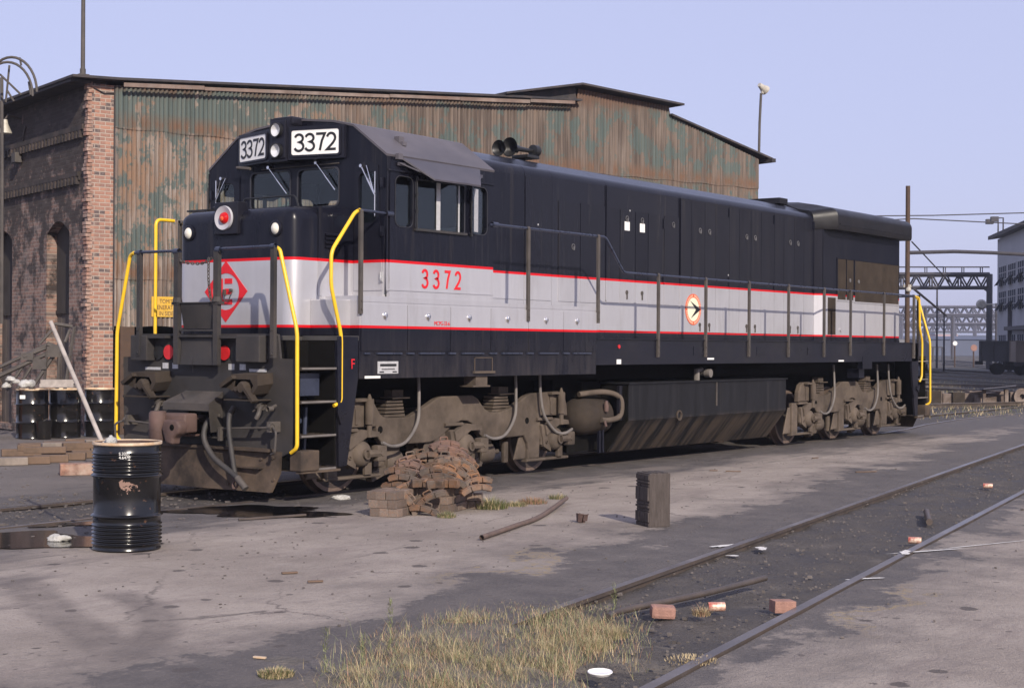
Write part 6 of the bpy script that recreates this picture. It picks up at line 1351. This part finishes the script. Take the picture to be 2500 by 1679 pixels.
t = thing('pale_building', 'long pale building on the horizon, widest behind the gantries', 'building', tuple(at(2380, 851, 520))[:2] + (0,), R(-53.7)); b = B(); b.box(-10, 12, 0, 8, 0, 6.0); b.obj('building_wall', 'farpale', t); b = B(); b.box(-10.3, 12.3, -.3, 8.3, 6.0, 6.3); b.obj('building_roof', 'farblue', t)
# grey factory building on the right
BC = at(2434, 851, 130); BC.z = 0; BAZ = R(27.8)
t = thing('factory_building', 'tall grey concrete factory with banks of windows at the right picture edge', 'building', BC, BAZ)
M['winopen'] = simple('open_window_steel', (.03, .032, .04), .95, spec=0.)
b = B(); b.box(-90, 0, -14, 0, 0, 11.1); FW_ = b.obj('factory_wall', 'concretewall', t)
b = B(); b.prism([(.7, 11.1), (-7, 12.2), (-14.5, 11.1), (-14.5, 11.35), (-7, 12.5), (.7, 11.4)], -90.5, .6, 'x'); b.obj('factory_roof', 'roofedge', t)
for i in range(12):
    for z0, z1 in ((7.0, 8.7), (4.9, 6.6), (.6, 3.0)):
        x1 = -1.0 - i * 4.4; w_ = B(); w_.box(x1 - 3.6, x1, -.1, .012, z0, z1); wo = w_.obj('factory_window', 'winblue', t)
        f = B()
        for k in range(5): f.box(x1 - 3.6 + k * .9 - .05, x1 - 3.6 + k * .9 + .05, .0, .05, z0, z1)
        for k in range(4): f.box(x1 - 3.6, x1, .0, .04, z0 + (z1 - z0) * k / 3 - .04, z0 + (z1 - z0) * k / 3 + .04)
        f.obj('window_bars', 'concretewall', wo)
        f = B(); f.obox((x1 - 1.3, .25, z0 + .45), (.8, 0, 0), (0, .25, -.35), (0, .01, .01)); f.obj('open_sash', 'winopen', wo)
b = B(); b.box(-60, -7, .02, .6, 3.3, 3.6); b.box(-7.2, -6.9, 0, .3, 0, 5.2); b.obj('awning', 'steelgrey', t)
for x in (-1.5, -4.0): b = B(); b.tube([(x, .2, 11.5), (x, .2, 12.6), (x + .1, .9, 12.6)], .07, 6); b.box(x - .3, x + .3, .6, 1.2, 12.3, 12.7); b.obj('roof_floodlight', 'steelgrey', t)
b = B(); b.lathe([(0, -.3), (.3, -.3), (.45, .1), (0, .1)], (.6, 1.2, 5.6), 'x', 14); b.tube([(0, 0, 5.6), (.5, 1.2, 5.6)], .06, 6); b.obj('wall_lamp', 'flood', t)
# gondola cars
M['gond'] = simple('black_gondola', (.035, .034, .04), .75, sc=.6); M['gond2'] = simple('brown_gondola', (.17, .135, .11), .8, sc=.5)
def gondola(px, dep, mat, label, ln, az):
    P = at(px, 851, dep); t = thing('gondola_car', label, 'rail car', (P.x, P.y, 0), az, 'gondola cars in the yard'); b = B(); b.box(0, ln, -1.4, 1.4, .95, 2.33)
    b.prism([(1.4, .95), (2.4, .62), (ln - 2.4, .62), (ln - 1.4, .95)], -1.35, 1.35, 'y'); b.obj('car_body', mat, t)
    for s in (-1, 1):
        b = B()
        for k in range(int(ln / .85) + 1): b.box(k * .85 - .06, k * .85 + .06, s * 1.5, s * 1.4, .95, 2.3)
        b.box(-.05, ln + .05, s * 1.52, s * 1.4, 2.27, 2.38); b.obj('side_ribs', mat, t)
    for xw in (1.0, 2.6, ln - 2.6, ln - 1.0):
        for s in (-.75, .75): b = B(); b.lathe([(0, -.06), (.42, -.06), (.42, .06), (0, .06)], (xw, s, .42), 'y', 20); b.obj('wheel', 'under', t)
    for xw in (1.8, ln - 1.8): b = B(); b.box(xw - 1.2, xw + 1.2, -1.1, -.95, .35, .75); b.box(xw - .3, xw + .3, -1, 1, .5, .95); b.obj('car_truck', 'under', t)
    b = B(); b.box(-.5, 0, -.15, .15, .7, .95); b.box(ln, ln + .5, -.15, .15, .7, .95); b.obj('car_coupler', 'under', t)
gondola(2399, 108, 'gond', 'black ribbed gondola car before the grey factory', 10.5, R(-78)); gondola(2474, 103, 'gond2', 'brown gondola car cut off by the right picture edge', 12, R(-64))
# coach end, switch targets, crates
M['coachgrey'] = simple('coach_grey', (.2, .2, .22), .6, var=.1)
t = thing('parked_coach', 'pale grey coach end seen behind the yellow rear handrails', 'rail car', tuple(at(2226, 851, 118))[:2] + (0,), R(22)); b = B(); b.prism([(-1.3, .6), (1.3, .6), (1.3, 2.1), (1.0, 2.5), (-1.0, 2.5), (-1.3, 2.1)], 0, 14, 'x'); b.obj('coach_body', 'coachgrey', t)
b = B(); b.box(-.02, 0, -.5, .5, 1.4, 2.0); b.obj('end_window', 'winblue', t); b = B(); b.box(.5, 13, -1.2, 1.2, .1, .6); b.obj('coach_underframe', 'under', t)
for i, (px, py, dep, mat, lab) in enumerate(((2377, 849, 150, 'pinkbrick', 'round red switch target on a post before the blue shed'), (2331, 838, 150, 'white', 'bright white signal lamp on a post before the blue shed'))):
    A = at(px, py, dep); t = thing('switch_stand', lab, 'signal', (A.x, A.y, 0), R(-53.7)); b = B(); b.cyl((0, 0, 0), (0, 0, A.z), .07, 8); b.obj('post', 'brownpost', t); b = B(); b.lathe([(0, -.03), (.32 - i * .1, -.03), (.32 - i * .1, .03), (0, .03)], (0, -.1, A.z), 'y', 18); b.obj('target', mat, t)
A = gnd(2284, 884); t = thing('yard_cabinet', 'dark timber rack standing right of the yellow rear handrails', 'rack', (A.x, A.y, 0), R(-53.7))
for k in range(4): b = B(); b.box(-1.0 + k * .62, -.85 + k * .62, 0, .3, 0, 1.9); b.obj('rack_post', 'steelgrey', t)
b = B(); b.box(-1.1, 1.1, -.1, .4, 1.9, 2.05); b.obj('rack_top', 'steelgrey', t)
# scrap heaps by the yard tracks
M['scraprust'] = simple('rusty_scrap', (.10, .07, .055), .85, sc=1.5, var=.5, dirt=(.42, .36, .32), dirt_amt=.6)
A = gnd(2340, 984); t = thing('scrap_wall', 'low rusty wall of scrap blocks beside the yard tracks', 'scrap heap', (A.x, A.y, 0), R(-50)); rnd = random.Random(2)
for k in range(9):
    b = B(); w_ = rnd.uniform(.25, .5); b.box(-.02, w_, 0, .5, -.05, rnd.uniform(.28, .42), .02); o = b.obj('scrap_block', 'scraprust' if k % 3 else 'dustdark', t); o.location = (-1.1 + k * .30, rnd.uniform(-.1, .1), 0)
A = gnd(2452, 986); t = thing('scrap_shelter', 'slanted sheet of scrap metal propped beside the yard tracks', 'scrap heap', (A.x, A.y, 0), R(-50)); b = B(); b.obox((-.35, 0, .52), (.55, 0, .06), (0, .5, -.05), (0, 0, .012)); b.obj('scrap_sheet', 'farsteel', t)
b = B(); b.box(-.8, -.7, -.2, -.1, -.05, .46); b.box(-.1, .02, -.3, -.2, -.05, .5); b.box(-.85, .2, .1, .5, -.05, .3, .03); b.obj('scrap_prop', 'scraprust', t); b = B(); b.lathe([(.09, -.05), (.28, -.05), (.28, .05), (.09, .05), (.09, -.05)], (.55, -.1, .25), 'y', 22); b.box(.2, 1.0, 0, .4, 0, .4, .04); b.obj('scrap_wheel', 'scraprust', t)

# ------------------------------------------------------------------ air
q = NT('haze_air'); q.t.nodes.remove(q.b); pv = q.n('ShaderNodeVolumePrincipled'); pv.inputs['Density'].default_value = .0006; pv.inputs['Color'].default_value = (.80, .84, .95, 1); pv.inputs['Anisotropy'].default_value = .3
q.l(pv.outputs[0], [x for x in q.t.nodes if x.type == 'OUTPUT_MATERIAL'][0].inputs['Volume']); M['haze'] = q.m
b = B(); b.box(-650, 2650, -950, 2250, -1.2, 14); tag(b.obj('haze', 'haze'), 'pale blue haze over the yard', None, None, 'stuff')
